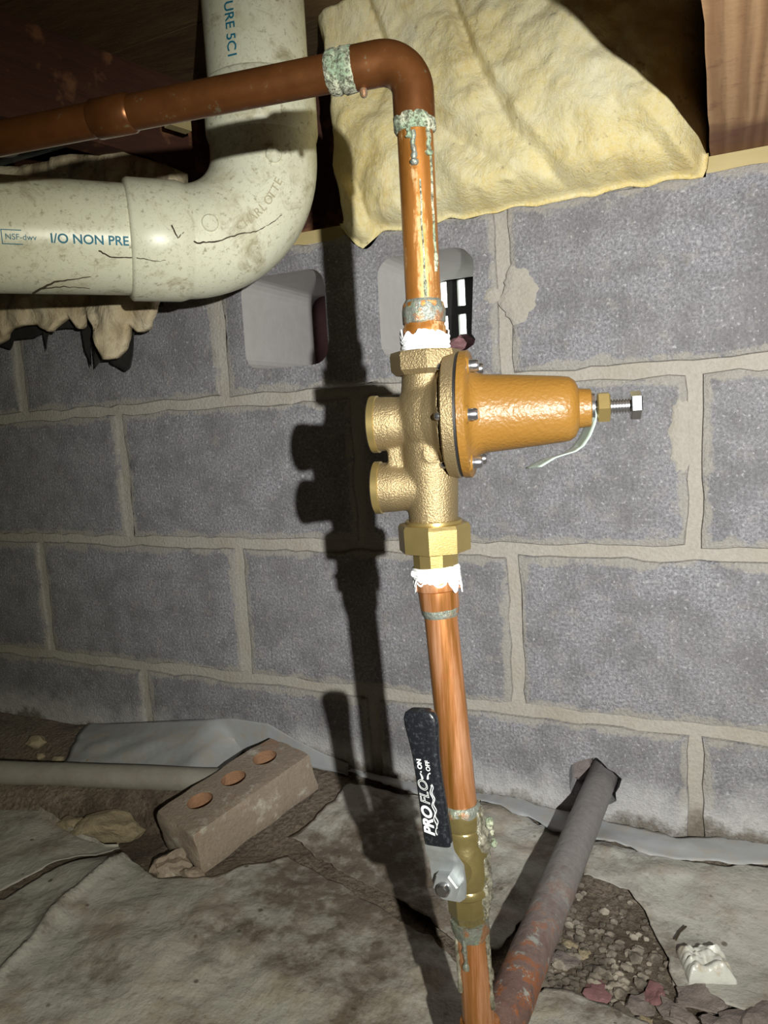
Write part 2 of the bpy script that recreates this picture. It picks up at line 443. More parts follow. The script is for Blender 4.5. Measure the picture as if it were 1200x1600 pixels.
# ------------------------------------------------------------------ structure: wall
XL, XR, YF, ZC = -1.86, 1.22, -2.2, .447
H = .203
holeC = V((.094, 0, -.478))
def rounded(x0, x1, z0, z1, r, k=5):
    out = []
    for cx, cz, a in ((x1-r, z1-r, 0), (x0+r, z1-r, 90), (x0+r, z0+r, 180), (x1-r, z0+r, 270)):
        for i in range(k+1): q = math.radians(a+90*i/k); out.append((cx+r*math.cos(q), cz+r*math.sin(q)))
    return out
def cutter(poly):
    g = G().prism(poly, (0, -.05, 0), (1, 0, 0), (0, 0, 1), (0, 1, 0), .4)
    me = g.mesh('c', smooth=0); o = bpy.data.objects.new('cutter', me); COL.objects.link(o); me.materials.append(MAT['core_web']); return o
core1 = cutter(rounded(-.366, -.236, .040, .162, .022))
c2 = rounded(-.160, -.036, .036, .160, .022)
c2 = [(x + (.006*nz(x*90, z*90) + .010*nz(z*40, 5) if x > -.06 else 0), z) for x, z in c2]
core2 = cutter(c2)
hp = []
for i in range(22):
    q = 2*math.pi*i/22; r = .030*(1+.28*nz(math.cos(q)*1.7+4, math.sin(q)*1.7)); hp.append((holeC.x-.004+r*math.cos(q)*.95, holeC.z-.008+r*math.sin(q)*1.05))
hole = cutter(hp)
wg = G().box(((XL+XR)/2, .1025, -.26), (XR-XL, .195, .908))
wall = struct(obj('wall_back', wg, 'mortar', smooth=0))
wc = [cutter(rounded(-.370, -.232, .036, .166, .022)), cutter(rounded(-.164, -.022, .030, .166, .022)), cutter([(holeC.x+(x-holeC.x)*1.12, holeC.z+(z-holeC.z)*1.12) for x, z in hp])]
cut(wall, wc)
for o in wc: bpy.data.objects.remove(o)
def block_mesh(x0, x1, z0, z1, seed):
    step = .018; per = []
    nx, nzz = max(2, round((x1-x0)/step)), max(2, round((z1-z0)/step))
    for i in range(nx): per.append((x0+(x1-x0)*i/nx, z0))
    for i in range(nzz): per.append((x1, z0+(z1-z0)*i/nzz))
    for i in range(nx): per.append((x1-(x1-x0)*i/nx, z1))
    for i in range(nzz): per.append((x0, z1-(z1-z0)*i/nzz))
    cx, cz = (x0+x1)/2, (z0+z1)/2; n = len(per); vs = []
    def off(p, d, k):
        if d > .02: return cx+(p[0]-cx)*(1-2*d/(x1-x0)), cz+(p[1]-cz)*(1-2*d/(z1-z0))
        j = .0030*nz(p[0]*75+seed, p[1]*75, k) + .0038*nz(p[0]*21+seed, p[1]*21, k+3)
        sx = 1 if p[0] > cx else -1; sz = 1 if p[1] > cz else -1
        ax = 1 if abs(abs(p[0]-cx)-(x1-x0)/2) < 1e-6 else 0; az = 1 if abs(abs(p[1]-cz)-(z1-z0)/2) < 1e-6 else 0
        return p[0]+sx*ax*(j-d), p[1]+sz*az*(j-d)
    for Y, d, k in ((.19, .0015, 9), (.0045, .0, 1), (.0012, .0012, 1), (0, .0045, 2), (0, .021, 2)):
        for p in per: a, b = off(p, d, k); vs.append(V((a, Y, b)))
    fs = []
    for r in range(4):
        for i in range(n): j = (i+1) % n; fs.append((r*n+i, r*n+j, (r+1)*n+j, (r+1)*n+i))
    fs.append(tuple(range(n))[::-1]); fs.append(tuple(4*n+i for i in range(n)))
    me = G().add(vs, fs).mesh('concrete_block', smooth=30)
    at = me.attributes.new('smear', 'FLOAT', 'POINT'); at.data.foreach_set('value', [0 if i >= 4*n else 1 for i in range(5*n)])
    return me
gap = .0076
def resmear(o, x0, x1, z0, z1):
    at = o.data.attributes.get('smear') or o.data.attributes.new('smear', 'FLOAT', 'POINT')
    for v, a in zip(o.data.vertices, at.data):
        d = min(v.co.x-x0, x1-v.co.x, v.co.z-z0, z1-v.co.z); a.value = 1 if d < .016 else 0
for c, (zt, zb) in enumerate(((.194, .0), (.0, -H), (-H, -2*H), (-2*H, -3*H))):
    us = range(-10, 7, 2) if c % 2 == 0 else range(-9, 6, 2)
    for u in us:
        x0, x1 = max(u*H, XL+.01), min((u+2)*H, XR-.01)
        if x1-x0 < .05: continue
        b = obj('concrete_block', block_mesh(x0+gap, x1-gap, zb+gap, zt-(gap if c else 0), u*3.1+c*7.7), 'block', wall, smooth=30)
        if c == 0 and u == -2: b.data.materials.append(MAT['core_web']); cut(b, [core1, core2]); resmear(b, x0, x1, zb, zt); b['label'] = 'hollow concrete block laid on its side with two open cores'
        if c == 3 and u == -1: cut(b, [hole]); resmear(b, x0, x1, zb, zt); b['label'] = 'concrete block with a rough hole knocked through for a pipe'
for o in (core1, core2, hole): bpy.data.objects.remove(o)
# mortar smears pressed out beside the head joint at the vent block
def smear(pts, seed):
    g = G(); n = len(pts); vs = []; cx = sum(p[0] for p in pts)/n; cz = sum(p[1] for p in pts)/n
    for k, Y in ((1.0, .0008), (.86, -.0007), (.5, -.0010)):
        for x, z in pts: vs.append(V((cx+(x-cx)*k, Y+.0006*nz(x*200, z*200, seed), cz+(z-cz)*k)))
    fs = [(r*n+i, r*n+(i+1) % n, (r+1)*n+(i+1) % n, (r+1)*n+i) for r in range(2) for i in range(n)]+[tuple(2*n+i for i in range(n))]
    return obj('mortar_smear', g.add(vs, fs), 'mortar', wall, 60)
def blob(cx, cz, rx, rz, seed, n=44):
    return [(cx+rx*math.cos(a)*(1+.5*nz(math.cos(a)*2+seed, math.sin(a)*2)+.2*nz(math.cos(a)*7+seed, math.sin(a)*7)), cz+rz*math.sin(a)*(1+.25*nz(math.cos(a)*2+seed, math.sin(a)*2, 5))) for a in (2*math.pi*i/n for i in range(n))]
for px, py, rx, rz, sd in ((812, 462, .020, .034, 1), (769, 462, .009, .010, 2), (1062, 680, .012, .042, 4)):
    p = atY(px, py, 0); smear(blob(p.x, p.z, rx, rz, sd*5.3), sd)

# other walls, ceiling
struct(obj('wall_left', G().box((XL-.05, -1.0, -.1), (.1, 2.6, 1.3)), 'plain_concrete'))
struct(obj('wall_right', G().box((XR+.05, -1.0, -.1), (.1, 2.6, 1.3)), 'plain_concrete'))
struct(obj('wall_front', G().box(((XL+XR)/2, YF-.05, -.1), (XR-XL+.2, .1, 1.3)), 'plain_concrete'))
ceil = struct(obj('ceiling', G().box(((XL+XR)/2, -.95, ZC+.03), (XR-XL+.2, 2.7, .02)), 'subfloor_wood', smooth=0))
for i in range(14):        # subfloor boards on the joists
    y1 = .20-i*.14
    obj('floorboard', G().box(((XL+XR)/2, y1-.07, ZC+.01), (XR-XL+.02, .137, .02)), 'subfloor_wood', ceil, 0)

# ------------------------------------------------------------------ ground
def sstep(a, b, x): t = max(0, min(1, (x-a)/(b-a))); return t*t*(3-2*t)
def ground(x, y):
    z = -.560 + .022*sstep(-.17, -.01, y)*(1+.6*sstep(-.1, -.45, x))
    z -= .018*math.exp(-(((x+.46)/.12)**2+((y+.19)/.06)**2))
    z += .012*sstep(-.2, -.05, y)*math.exp(-((x+.62)/.12)**2)
    z += .007*nz(x*6, y*6, 1) + .0035*nz(x*17, y*17, 2) + .0016*nz(x*50, y*50, 3)
    z += .006*math.exp(-(((x-.02)/.10)**2+((y+.12)/.07)**2))
    return z
xs = [XL+(XR-XL)*i/60 for i in range(61)]
def gaxis(lo, hi, d0, d1, step, big):
    a = []; x = lo
    while x < hi: a.append(x); x += step if d0 < x < d1 else big
    return a+[hi]
gx = gaxis(XL, XR, -1.05, .5, .007, .07); gy = gaxis(YF, .006, -.62, .01, .007, .07)
vs = [V((x, y, ground(x, y))) for y in gy for x in gx]; nx = len(gx)
fs = [(j*nx+i, j*nx+i+1, (j+1)*nx+i+1, (j+1)*nx+i) for j in range(len(gy)-1) for i in range(nx-1)]
floor = struct(obj('floor', G().add(vs, fs), 'dirt', smooth=180))

def lerp_poly(pl, t):
    L = [0]
    for a, b in zip(pl, pl[1:]): L.append(L[-1]+(V(b)-V(a)).length)
    d = t*L[-1]
    for i in range(len(pl)-1):
        if d <= L[i+1] or i == len(pl)-2:
            k = (d-L[i])/max(1e-9, L[i+1]-L[i]); return V(pl[i])*(1-k)+V(pl[i+1])*k
def solid(o, th):
    md = o.modifiers.new('thickness', 'SOLIDIFY'); md.thickness = th; md.offset = 1; apply_mods(o); return o
def sheet_patch(name, top, bot, lift, seed, nu, nv, amp, mat, label, cat='plastic sheet', lip=0, crease=()):
    gz = -.548
    T = [atZ(x, y, gz).to_2d() for x, y in top]; B = [atZ(x, y, gz).to_2d() for x, y in bot]
    def fn(u, v):
        p = lerp_poly(T, u)*(1-v)+lerp_poly(B, u)*v
        jj = math.exp(-min(v, 1-v)/.08)+math.exp(-min(u, 1-u)/.08)
        x = p.x+jj*(.007*nz(p.x*28+seed, p.y*28)+.003*nz(p.x*90, p.y*90, seed)); y = min(p.y+jj*(.007*nz(p.x*28, p.y*28+seed, 5)+.003*nz(p.x*90, p.y*90, 9)), -.003)
        e = min(1, 6*min(v, .5))
        z = max(ground(x, y), (ground(x+.02, y)+ground(x-.02, y)+ground(x, y+.02)+ground(x, y-.02))/4)+lift
        z += amp*(abs(nz(x*13+seed, y*13, seed))*.9+.5*abs(nz(x*30+seed, y*30, seed)))*(.3+.7*e) + lip*math.exp(-(v/.035)**2)
        for pl in CR:
            d = min(((q-V((x, y))).length for q in pl), default=1); z += .0075*math.exp(-(d/.006)**2)+.004*math.exp(-(d/.025)**2)
        return V((x, y, z))
    CR = [[lerp_poly([atZ(a, b, gz).to_2d() for a, b in pl], k/60) for k in range(61)] for pl in crease]
    o = obj(name, G().grid(fn, nu, nv), mat, smooth=180); solid(o, .0008)
    return tag(o, label, cat)
sheet_patch('plastic_sheet', [(-260, 1330), (0, 1395), (90, 1345), (180, 1314), (250, 1358), (330, 1362), (450, 1330), (560, 1390), (650, 1440), (720, 1500)],
            [(-500, 2300), (0, 2300), (200, 2300), (400, 2300), (560, 2250), (640, 2200), (690, 2100), (720, 2000), (730, 1900), (745, 1800)],
            .004, 3.1, 170, 150, .007, 'sheet', 'large dusty grey polythene sheet spread over the dirt in front of the brick',
            crease=[[(190, 1330), (150, 1365), (100, 1405), (55, 1460), (0, 1520), (-80, 1640)]])
sheet_patch('plastic_sheet', [(-420, 1190), (-100, 1205), (0, 1228), (60, 1262), (120, 1298), (186, 1312)],
            [(-520, 1560), (-160, 1440), (-10, 1392), (60, 1362), (125, 1332), (188, 1316)],
            .010, 8.4, 60, 40, .006, 'sheet', 'folded grey polythene flap overlapping the large sheet beside the pale rock', lip=.006)
sheet_patch('plastic_sheet', [(560, 1196), (640, 1222), (740, 1246), (840, 1278), (900, 1296), (985, 1318), (1060, 1338), (1130, 1335), (1215, 1328), (1400, 1400)],
            [(548, 1235), (630, 1262), (735, 1276), (835, 1310), (900, 1330), (985, 1352), (1060, 1368), (1130, 1372), (1220, 1376), (1400, 1450)],
            .013, 5.5, 120, 10, .004, 'sheet_clean', 'narrow grey polythene edge running along the foot of the block wall')
sheet_patch('plastic_sheet', [(915, 1326), (1000, 1346), (1080, 1362), (1160, 1368), (1230, 1370), (1420, 1440)],
            [(915, 1372), (985, 1400), (1040, 1470), (1064, 1535), (1180, 1580), (1420, 1760)],
            .005, 12.2, 70, 50, .007, 'sheet', 'dusty pale polythene sheet right of the rusty pipe under the white plastic lump')
sheet_patch('plastic_sheet', [(556, 1246), (634, 1262), (735, 1268), (800, 1288), (850, 1306), (886, 1318)],
            [(458, 1312), (562, 1372), (655, 1424), (722, 1470), (775, 1480), (850, 1400)],
            .007, 15.7, 70, 60, .010, 'sheet', 'muddy crumpled polythene scrap between the copper riser and the rusty pipe')
sheet_patch('plastic_sheet', [(790, 1572), (850, 1535), (900, 1540), (960, 1565), (1010, 1590), (1050, 1630)],
            [(760, 1800), (830, 1800), (900, 1800), (960, 1800), (1010, 1800), (1080, 1800)],
            .006, 17.2, 40, 40, .004, 'sheet', 'smooth brown-stained polythene scrap in front of the gravel')
# clean sheet leaning against the wall behind the brick
topz = [(-.74, -.518), (-.64, -.502), (-.52, -.482), (-.44, -.470), (-.375, -.470), (-.33, -.488), (-.285, -.503), (-.245, -.512)]
def lean(u, v):
    i = u*(len(topz)-1); k = min(int(i), len(topz)-2); f = i-k
    x = topz[k][0]*(1-f)+topz[k+1][0]*f; z = topz[k][1]*(1-f)+topz[k+1][1]*f
    wdt_ = .115-.111*sstep(-.50, -.455, x)+.03*sstep(-.25, -.21, x); x2 = x + .06*v*sstep(-.40, -.5, x); y = -.003-wdt_*v; zb = ground(x2, y)+.006
    zz = z*(1-v)+zb*v - .012*math.sin(v*math.pi)*(.5+.5*u)
    zz = max(zz, ground(x2, y)+.004)
    fold = .010*(wdt_/.115)*abs(nz(x*16+v*2.5, 4, v*2))*math.sin(v*math.pi)
    return V((x2, y-fold, zz+fold*.5))
o = obj('plastic_sheet', G().grid(lean, 64, 24), 'sheet_clean', smooth=35); solid(o, .0008)
tag(o, 'clean blue-grey polythene sheet leaning against the wall behind the brick', 'plastic sheet')

# ------------------------------------------------------------------ timber above the wall
rim = obj('rim_board', G().box(((XL+XR)/2, .12, .3285), (XR-XL-.02, .03, .233)), 'dark_wood'); tag(rim, 'dark brown rim board standing on the wall behind the insulation', 'rim board')
sill = obj('sill_plate', G().box(((XL+XR)/2, .075, .2032), (XR-XL-.02, .13, .0165)), 'pale_wood'); tag(sill, 'thin pale timber sill strip lying on top of the block wall', 'sill plate')
def plank(name, p0, p1, wdt, z0, z1, mat, label, side=1, cat='joist'):
    p0, p1 = V((*p0, 0)), V((*p1, 0)); d = (p1-p0).normalized(); n = V((-d.y, d.x, 0))*side; L = (p1-p0).length
    ns = 40; g = G(); vs = []
    for i in range(ns+1):
        q = p0+d*L*i/ns; e = .0018*nz(q.x*30, q.y*30, 2)
        for a, z in ((0+e, z0+e), (wdt, z0+e*.5), (wdt, z1), (0+e, z1)): vs.append(q+n*a+V((0, 0, z)))
    fs = [(i*4+k, i*4+(k+1) % 4, i*4+4+(k+1) % 4, i*4+4+k) for i in range(ns) for k in range(4)]+[(0, 1, 2, 3), (ns*4+3, ns*4+2, ns*4+1, ns*4)]
    o = obj(name, g.add(vs, fs), mat, smooth=20); return tag(o, label, cat)
plank('floor_joist', (.2185, .104), (.2185, -1.6), .115, .2118, ZC, 'joist_wood', 'brown grained floor joist bearing on the wall right of the yellow insulation', 1)
jA, jB = V((-.462, 0)), V((-.520, -.235)); jd = (jB-jA).normalized()
plank('floor_joist', jA-jd*.10, jB+jd*1.0, .04, .331, ZC, 'dark_wood', 'dark reddish-brown timber under the floor behind the drain pipe', -1)
sp = atD(281, 196, .955)
o = obj('wood_shim', G().box((sp.x, sp.y-.004, .366), (.032, .014, .026), Matrix.Rotation(1.3, 3, 'Z')), 'pale_wood'); tag(o, 'small yellow wood shim on the dark timber', 'wood shim')

gp = atD(-2, 215, 1.0)
o = obj('vent_stack', G().lathe([(0, .0225), (.002, .0245), (.04, .0245), (.09, .0245)], (gp.x, gp.y, ZC-.09), (0, 0, 1), 32), 'dusty_pipe', loc=(gp.x, gp.y, ZC-.09)); tag(o, 'short grey pipe end hanging from the floor behind the dark timber', 'pipe')
# ------------------------------------------------------------------ insulation
def wool_block(x0, x1, zbot, ztop, yf, yb, seed, nu, nv, amp, bulge):
    # closed lumpy batt: front skin wraps round at every edge to the back
    def fn(u, v):
        x = x0(v)+(x1(v)-x0(v))*u; zb = zbot(x); z = zb+(ztop-zb)*v
        ex = min(u, 1-u)*(x1(v)-x0(v)); ez = v*(ztop-zb)
        e = min(1, ex/.035, (ez+.001)/.03); r = math.sqrt(max(0, 1-(1-e)**2))
        n = fbm((x*9+seed, z*9, seed), 3); rid = abs(nz((x+.55*z)*9+seed, (x-z)*2.2+2, 4))
        y = yf + (yb-yf)*(1-r)*.55 - bulge(x, z)*r - amp*n*r + .013*(1-min(1, rid*9))*r - .0045*fbm((x*34, z*34, seed), 4)*r
        return V((x+.006*nz(z*30, seed)*(1 if ex < .02 else 0), y, z+.005*nz(x*45, seed, 3)*(1 if ez < .02 else 0)))
    g = G().grid(fn, nu, nv); n = nu+1; k = len(g.v); bk = []
    ring = list(range(n))+[j*n+nu for j in range(1, nv+1)]+[nv*n+i for i in range(nu-1, -1, -1)]+[j*n for j in range(nv-1, 0, -1)]
    for i in ring: p = g.v[i].copy(); p.y = yb; bk.append(p)
    g.v += bk; m_ = len(ring)
    g.f += [(ring[i], ring[(i+1) % m_], k+(i+1) % m_, k+i) for i in range(m_)]+[tuple(k+i for i in range(m_))]
    return g
def zb_main(x):
    z = .190 + .004*nz(x*25, 3)
    z -= .014*math.exp(-((x+.172)/.018)**2)
    return z + .02*sstep(-.185, -.215, x)
gi = wool_block(lambda v: -.208-.018*v, lambda v: .2165, zb_main, ZC, -.030, .100, 2.3, 150, 100, .014,
                lambda x, z: .026*math.exp(-(((x-.05)/.15)**2+((z-.30)/.10)**2))+.020*math.exp(-(((x-.17)/.06)**2+((z-.235)/.05)**2)))
# the batt rests on the block edge: nothing of it hangs inside the wall
for p in gi.v:
    if p.z < .2125 and p.y > -.006: p.y = -.002
ins = obj('insulation_batt', gi, 'glass_wool', smooth=180); tag(ins, 'large yellow fibreglass batt stuffed between joists above the block wall', 'insulation')

prof = [(-90, 500), (-20, 540), (0, 528), (12, 512), (50, 505), (75, 518), (90, 500), (100, 490), (112, 515), (120, 492), (135, 486), (148, 515), (158, 552), (166, 562), (180, 560), (188, 545), (196, 505), (210, 518), (222, 512), (234, 490), (240, 470)]
YH = -.075
hb = sorted((atY(x, y, YH).x, atY(x, y, YH).z) for x, y in prof)
def interp(tab, x):
    if x <= tab[0][0]: return tab[0][1]
    for (a, b), (c, d) in zip(tab, tab[1:]):
        if x <= c: return b+(d-b)*(x-a)/(c-a)
    return tab[-1][1]
ht = sorted((atY(x, y, YH).x, atY(x, y, YH).z) for x, y in ((-90, 262), (0, 262), (60, 252), (120, 240), (190, 236), (240, 252), (300, 270), (330, 300)))
def hang(tabB, y0, th, x0, x1, nu, nv, seed, amp, zt=None, dy=.0):
    def fn(u, v):
        x = x0+(x1-x0)*u; zb = interp(tabB, x); z1 = interp(ht, x) if zt is None else zt; z = zb+(z1-zb)*v
        return V((x+.003*nz(z*60, x*60), y0+dy*(1-v)-amp*fbm((x*16+seed, z*16, seed), 3)+.5*amp*abs(nz(x*14, z*9)), z))
    g = G().grid(fn, nu, nv); k = len(g.v); n = nu+1
    g.v += [p+V((0, th*(.35+.65*min(1, (p.z-interp(tabB, p.x))/.04)), 0)) for p in g.v]
    g.f += [tuple(i+k for i in f[::-1]) for f in list(g.f)]
    ring = list(range(n))+[j*n+nu for j in range(1, nv+1)]+[nv*n+i for i in range(nu-1, -1, -1)]+[j*n for j in range(nv-1, 0, -1)]
    g.f += [(ring[i], k+ring[i], k+ring[(i+1) % len(ring)], ring[(i+1) % len(ring)]) for i in range(len(ring))]
    return g
t = thing('insulation_batt', (-.60, YH, .05), 'ragged dirty beige insulation hanging behind the white drain pipe', 'insulation')
obj('fibreglass', hang(hb, YH, .035, -.92, -.405, 150, 40, 6.1, .014), 'glass_wool_old', t, 180)
bp = [(-90, 520), (8, 545), (14, 530), (45, 527), (62, 520), (66, 550), (70, 516), (95, 512), (118, 512), (135, 520), (140, 555), (137, 578), (143, 576), (158, 545), (164, 566), (170, 570), (188, 580), (196, 574), (199, 560), (206, 500), (236, 480)]
pb = sorted((atY(x, y, YH+.03).x, atY(x, y, YH+.03).z) for x, y in bp)
obj('paper_facing', hang(pb, YH+.038, .0015, -.90, -.47, 170, 14, 9.4, .004, .16), 'tar_paper', t, 180)

# ------------------------------------------------------------------ white drain pipe
PR = .0571; HR = .0635
va = V((-.248, -.102, 0)); hz = .170; RB = .100; hd = V((-.67, -.74, 0)).normalized()
corner = V((va.x, va.y, hz))
t = thing('drain_pipe', (va.x, va.y, hz-PR), 'cream white plastic drain pipe with a wide sweep elbow', 'drain pipe')
vp = obj('vertical_pipe', G().lathe([(0, PR), (.2, PR)], (va.x, va.y, .325), (0, 0, 1), 64), 'pvc', t)
arc = [corner + hd*RB + V((0, 0, RB)) + (-hd*math.cos(a) - V((0, 0, 1))*math.sin(a))*RB for a in (math.pi/2*i/20 for i in range(21))]
g = G(); g.tube([V((va.x, va.y, hz+RB+.05))]+arc+[corner+hd*(RB+.03)], PR+.0035, 64)
elb = obj('elbow', g, 'pvc', t)
def hubp(L): return [(0, PR+.0035), (.006, HR-.001), (.010, HR), (L-.004, HR), (L-.0015, HR-.0015), (L, HR-.004)]
obj('hub', G().lathe(hubp(.062), (va.x, va.y, hz+RB+.012), (0, 0, 1), 64), 'pvc', t)
h0 = corner+hd*(RB-.004)
obj('hub', G().lathe(hubp(.064), h0, hd, 64), 'pvc', t)
hpipe = obj('horizontal_pipe', G().lathe([(0, PR), (1.1, PR)], h0+hd*.05, hd, 64), 'pvc', t)
hn = V((-hd.y, hd.x, 0));  hn = hn if hn.dot(CAM-corner) > 0 else -hn
for a in (.20, 1.36):
    c = corner+hd*RB+V((0, 0, RB))+(-hd*math.cos(a)-V((0, 0, 1))*math.sin(a))*(RB-.004)
    nn = (hn*1.0).normalized()
    obj('moulding_button', G().lathe([(0, .0088), (.0030, .0088), (.0042, .0078)], c+nn*(PR+.0022), nn, 28), 'pvc', elb)
def on_tube(c, ax, up, r, a0=0.0):    # text x along ax, text y wraps round towards up
    ax = V(ax).normalized(); up = V(up); out = ax.cross(up)
    if out.dot(CAM-c) < 0: out = -out
    return lambda p: c+ax*p.x+(out*math.cos(a0+p.y/r)+up*math.sin(a0+p.y/r))*r+out*p.z
def rot_out(ax, deg):
    return Matrix.Rotation(math.radians(deg), 3, V(ax))
txt = text_mesh('I/O NON PRE', .0124, 0, 0, .00022)
pA = atD(78, 372, .70); tt = (pA-h0).dot(-hd)
base = h0+hd*(-tt)
letters([txt], on_tube(base, -hd, V((0, 0, 1)), PR+.0006, -.26), 'blue_ink', hpipe)
txt = text_mesh('NSF-dwv', .0075)
letters([txt], on_tube(base+hd*.0395, -hd, V((0, 0, 1)), PR+.0006, -.26), 'blue_ink', hpipe)
bx = G()
fnb = on_tube(base+hd*.0425, -hd, V((0, 0, 1)), PR+.0006, -.26)
for x0, x1, y0, y1 in ((0, .018, .006, .0068), (0, .018, -.0068, -.006), (0, .0008, -.0065, .0065)):
    bx.add([fnb(V(p)) for p in ((x0, y0, 0), (x1, y0, 0), (x1, y1, 0), (x0, y1, 0))], [(0, 1, 2, 3)])
obj('print_frame', bx, 'blue_ink', hpipe, 0)
# lettering reading down the upright: ...URE 5C1
txt = text_mesh('URE 5C1', .0150, 0, 0, .0002)
o0 = V((va.x, va.y, 0)); face = (CAM-o0); face.z = 0; face.normalize(); side = V((-face.y, face.x, 0)); side = side if side.dot(RT) > 0 else -side
def on_vert(z0, ang, r):
    def fn(p):
        a = ang+p.y/r; d = face*math.cos(a)+side*math.sin(a); return V((va.x, va.y, z0-p.x))+d*(r+p.z)
    return fn
letters([txt], on_vert(.408, -.47, PR+.0006), 'blue_ink', vp)
# raised maker's name following the sweep, same plastic
g = G(); word = 'CHARLOTTE'
for i, ch in enumerate(word):
    a = 1.10-.078*i; vs_, fs_ = text_mesh(ch, .0125, 0, 0, 0, .0012)
    c = corner+hd*RB+V((0, 0, RB)); rad = -hd*math.cos(a)-V((0, 0, 1))*math.sin(a); tan = hd*(-math.sin(a))+V((0, 0, 1))*math.cos(a)
    rr = RB+.008
    g.add([c+rad*(rr-p.y)+tan*p.x+hn*(math.sqrt((PR+.0035)**2-(rr-p.y-RB)**2)+p.z) for p in vs_], fs_)
obj('raised_lettering', g, 'pvc_grimy', elb, 0)
# mud cracks and roots dried onto the pipe
def root_on(path, r=.0007):
    out = []
    for x, y, d in path:
        dr = _ray(x, y); best = None          # meets the pipe shell at its real surface
        for k in range(500):
            q = CAM+dr*(.55+.0009*k)
            if q.z > hz+RB: dd = math.hypot(q.x-va.x, q.y-va.y)
            else:
                s_ = (q-corner).dot(hd)
                if s_ > RB: f_ = corner+hd*s_; dd = (q-f_).length
                else:
                    cc = corner+hd*RB+V((0, 0, RB)); rel = q-cc; a_ = math.atan2(-rel.z, -rel.dot(hd)); a_ = max(0, min(math.pi/2, a_))
                    f_ = cc+(-hd*math.cos(a_)-V((0, 0, 1))*math.sin(a_))*RB; dd = (q-f_).length
            lim = HR+.0004 if d else PR+.0040 if (q.z > hz+RB-.0) else PR+(.0038 if (q-corner).dot(hd) < RB+.03 else .0004)
            if dd < lim: best = q; break
        if best is not None: out.append(best)
    return out
def crack(pts, r=.0008):
    fine = []
    for (x0, y0, d0), (x1, y1, d1) in zip(pts, pts[1:]):
        for k in range(6): f = k/6; fine.append((x0+(x1-x0)*f+1.6*nz(x0+k*3.1, y0), y0+(y1-y0)*f+2.2*nz(x0+k*2.3, y0, 4), d0))
    P = root_on(fine)
    if len(P) > 3: obj('dried_root', G().tube(P, [r*(1.1-.8*i/len(P)) for i in range(len(P))], 6), 'hair_mud', t)
crack([(285, 368, 0), (308, 380, 0), (335, 378, 0), (372, 366, 0), (400, 362, 0), (430, 345, 0), (442, 333, 0)], .0010)
crack([(154, 392, 0), (175, 402, 0), (214, 403, 1), (245, 408, 1), (262, 406, 1)], .0008)
crack([(52, 458, 0), (85, 440, 0), (110, 437, 0), (148, 431, 0)], .0012)
crack([(60, 452, 0), (100, 447, 0), (148, 452, 0)], .0008)
crack([(268, 352, 1), (278, 372, 1), (290, 360, 1)], .0009)

# ------------------------------------------------------------------ copper: upper run, elbow, riser
TR = .0111
AX = .0595; AY = -.411
ez = .178; ed = V((-.2, -.040, -.004)).normalized(); ER = .021
ec = V((AX, AY, ez))
t = thing('copper_pipe', (AX, AY, .012), 'oxidised copper pipe with elbow dropping into the top of the regulator', 'copper pipe')
def wob(a, s): return lambda tt, q: a*nz(math.cos(q)*2.2+s, math.sin(q)*2.2, tt*160) + a*.5*nz(math.cos(q)*6+s, math.sin(q)*6, tt*500)
obj('horizontal_run', G().tube([ec+ed*.02, ec+ed*.215], TR, 32), 'copper_dark', t)
obj('coupling', G().lathe([(0, TR), (.002, TR+.0014), (.028, TR+.0014), (.03, TR)], ec+ed*.190, ed, 32), 'copper_dark', t)
obj('horizontal_run', G().tube([ec+ed*.21, ec+ed*.36], TR, 32), 'copper_dark', t)
arc = [ec+ed*ER+V((0, 0, -ER))+(-ed*math.sin(a)+V((0, 0, 1))*math.cos(a))*ER for a in (math.pi/2*i/16 for i in range(17))]
g = G().tube([ec+ed*.043]+arc+[V((AX, AY, ez-.037))], TR+.0017, 36)
obj('elbow', g, 'copper_dark', t)
obj('corrosion_ring', G().lathe([(0, TR+.0004), (.002, TR+.0019), (.006, TR+.0023), (.008, TR+.0012), (.010, TR+.0024), (.017, TR+.0020), (.0185, TR+.0012)], ec+ed*.053, -ed, 48, 0, wob(.0006, 1)), 'crust', t)
g = G().ico(ec+ed*.031+V((0, 0, -TR-.0035)), .0026, 2, .15, 1.3, (1, 1, 1.4)); obj('solder_drip', g, 'solder', t)
riser = obj('riser', G().tube([V((AX, AY, ez-.03)), V((AX+.0002, AY, .028))], TR, 40), 'copper_patina', t)
ring = [(0, TR+.0004), (.002, TR+.0019), (.006, TR+.0020), (.009, TR+.0016), (.011, TR+.0004)]
obj('corrosion_ring', G().lathe(ring, (AX, AY, ez-.044), (0, 0, 1), 48, 0, wob(.0006, 5)), 'crust', t)
camdir = V((CAM.x-AX, CAM.y-AY, 0)).normalized(); camside = V((-camdir.y, camdir.x, 0))
if camside.dot(RT) < 0: camside = -camside
def surf(z, f, x0=AX, y0=AY, r=TR):     # a point on the riser, f = -1..1 across its visible width
    a = math.asin(max(-.98, min(.98, f))); return V((x0, y0, z))+(camdir*math.cos(a)+camside*math.sin(a))*r
def run_down(name, z0, z1, f, r, mat, par, x0=AX, seed=0, slope=0):
    n = 16; P = []; R_ = []
    for i in range(n):
        k = i/(n-1); z = z0+(z1-z0)*k; P.append(surf(z, f+.08*nz(k*4, seed)+slope*k, x0+(slope_x(z)-AX if par in LOWER else 0))); R_.append(r*(.75+.5*abs(nz(k*5, seed, 2))+(.5 if i >= n-3 else 0)*(1 if i < n-1 else .3)))
    obj(name, G().tube(P, R_, 8), mat, par)
LOWER = []
def slope_x(z): return AX
run_down('flux_run', ez-.046, .112, -.12, .0019, 'solder', t, seed=1)
run_down('flux_run', ez-.044, .118, .70, .0021, 'crust', t, seed=2)
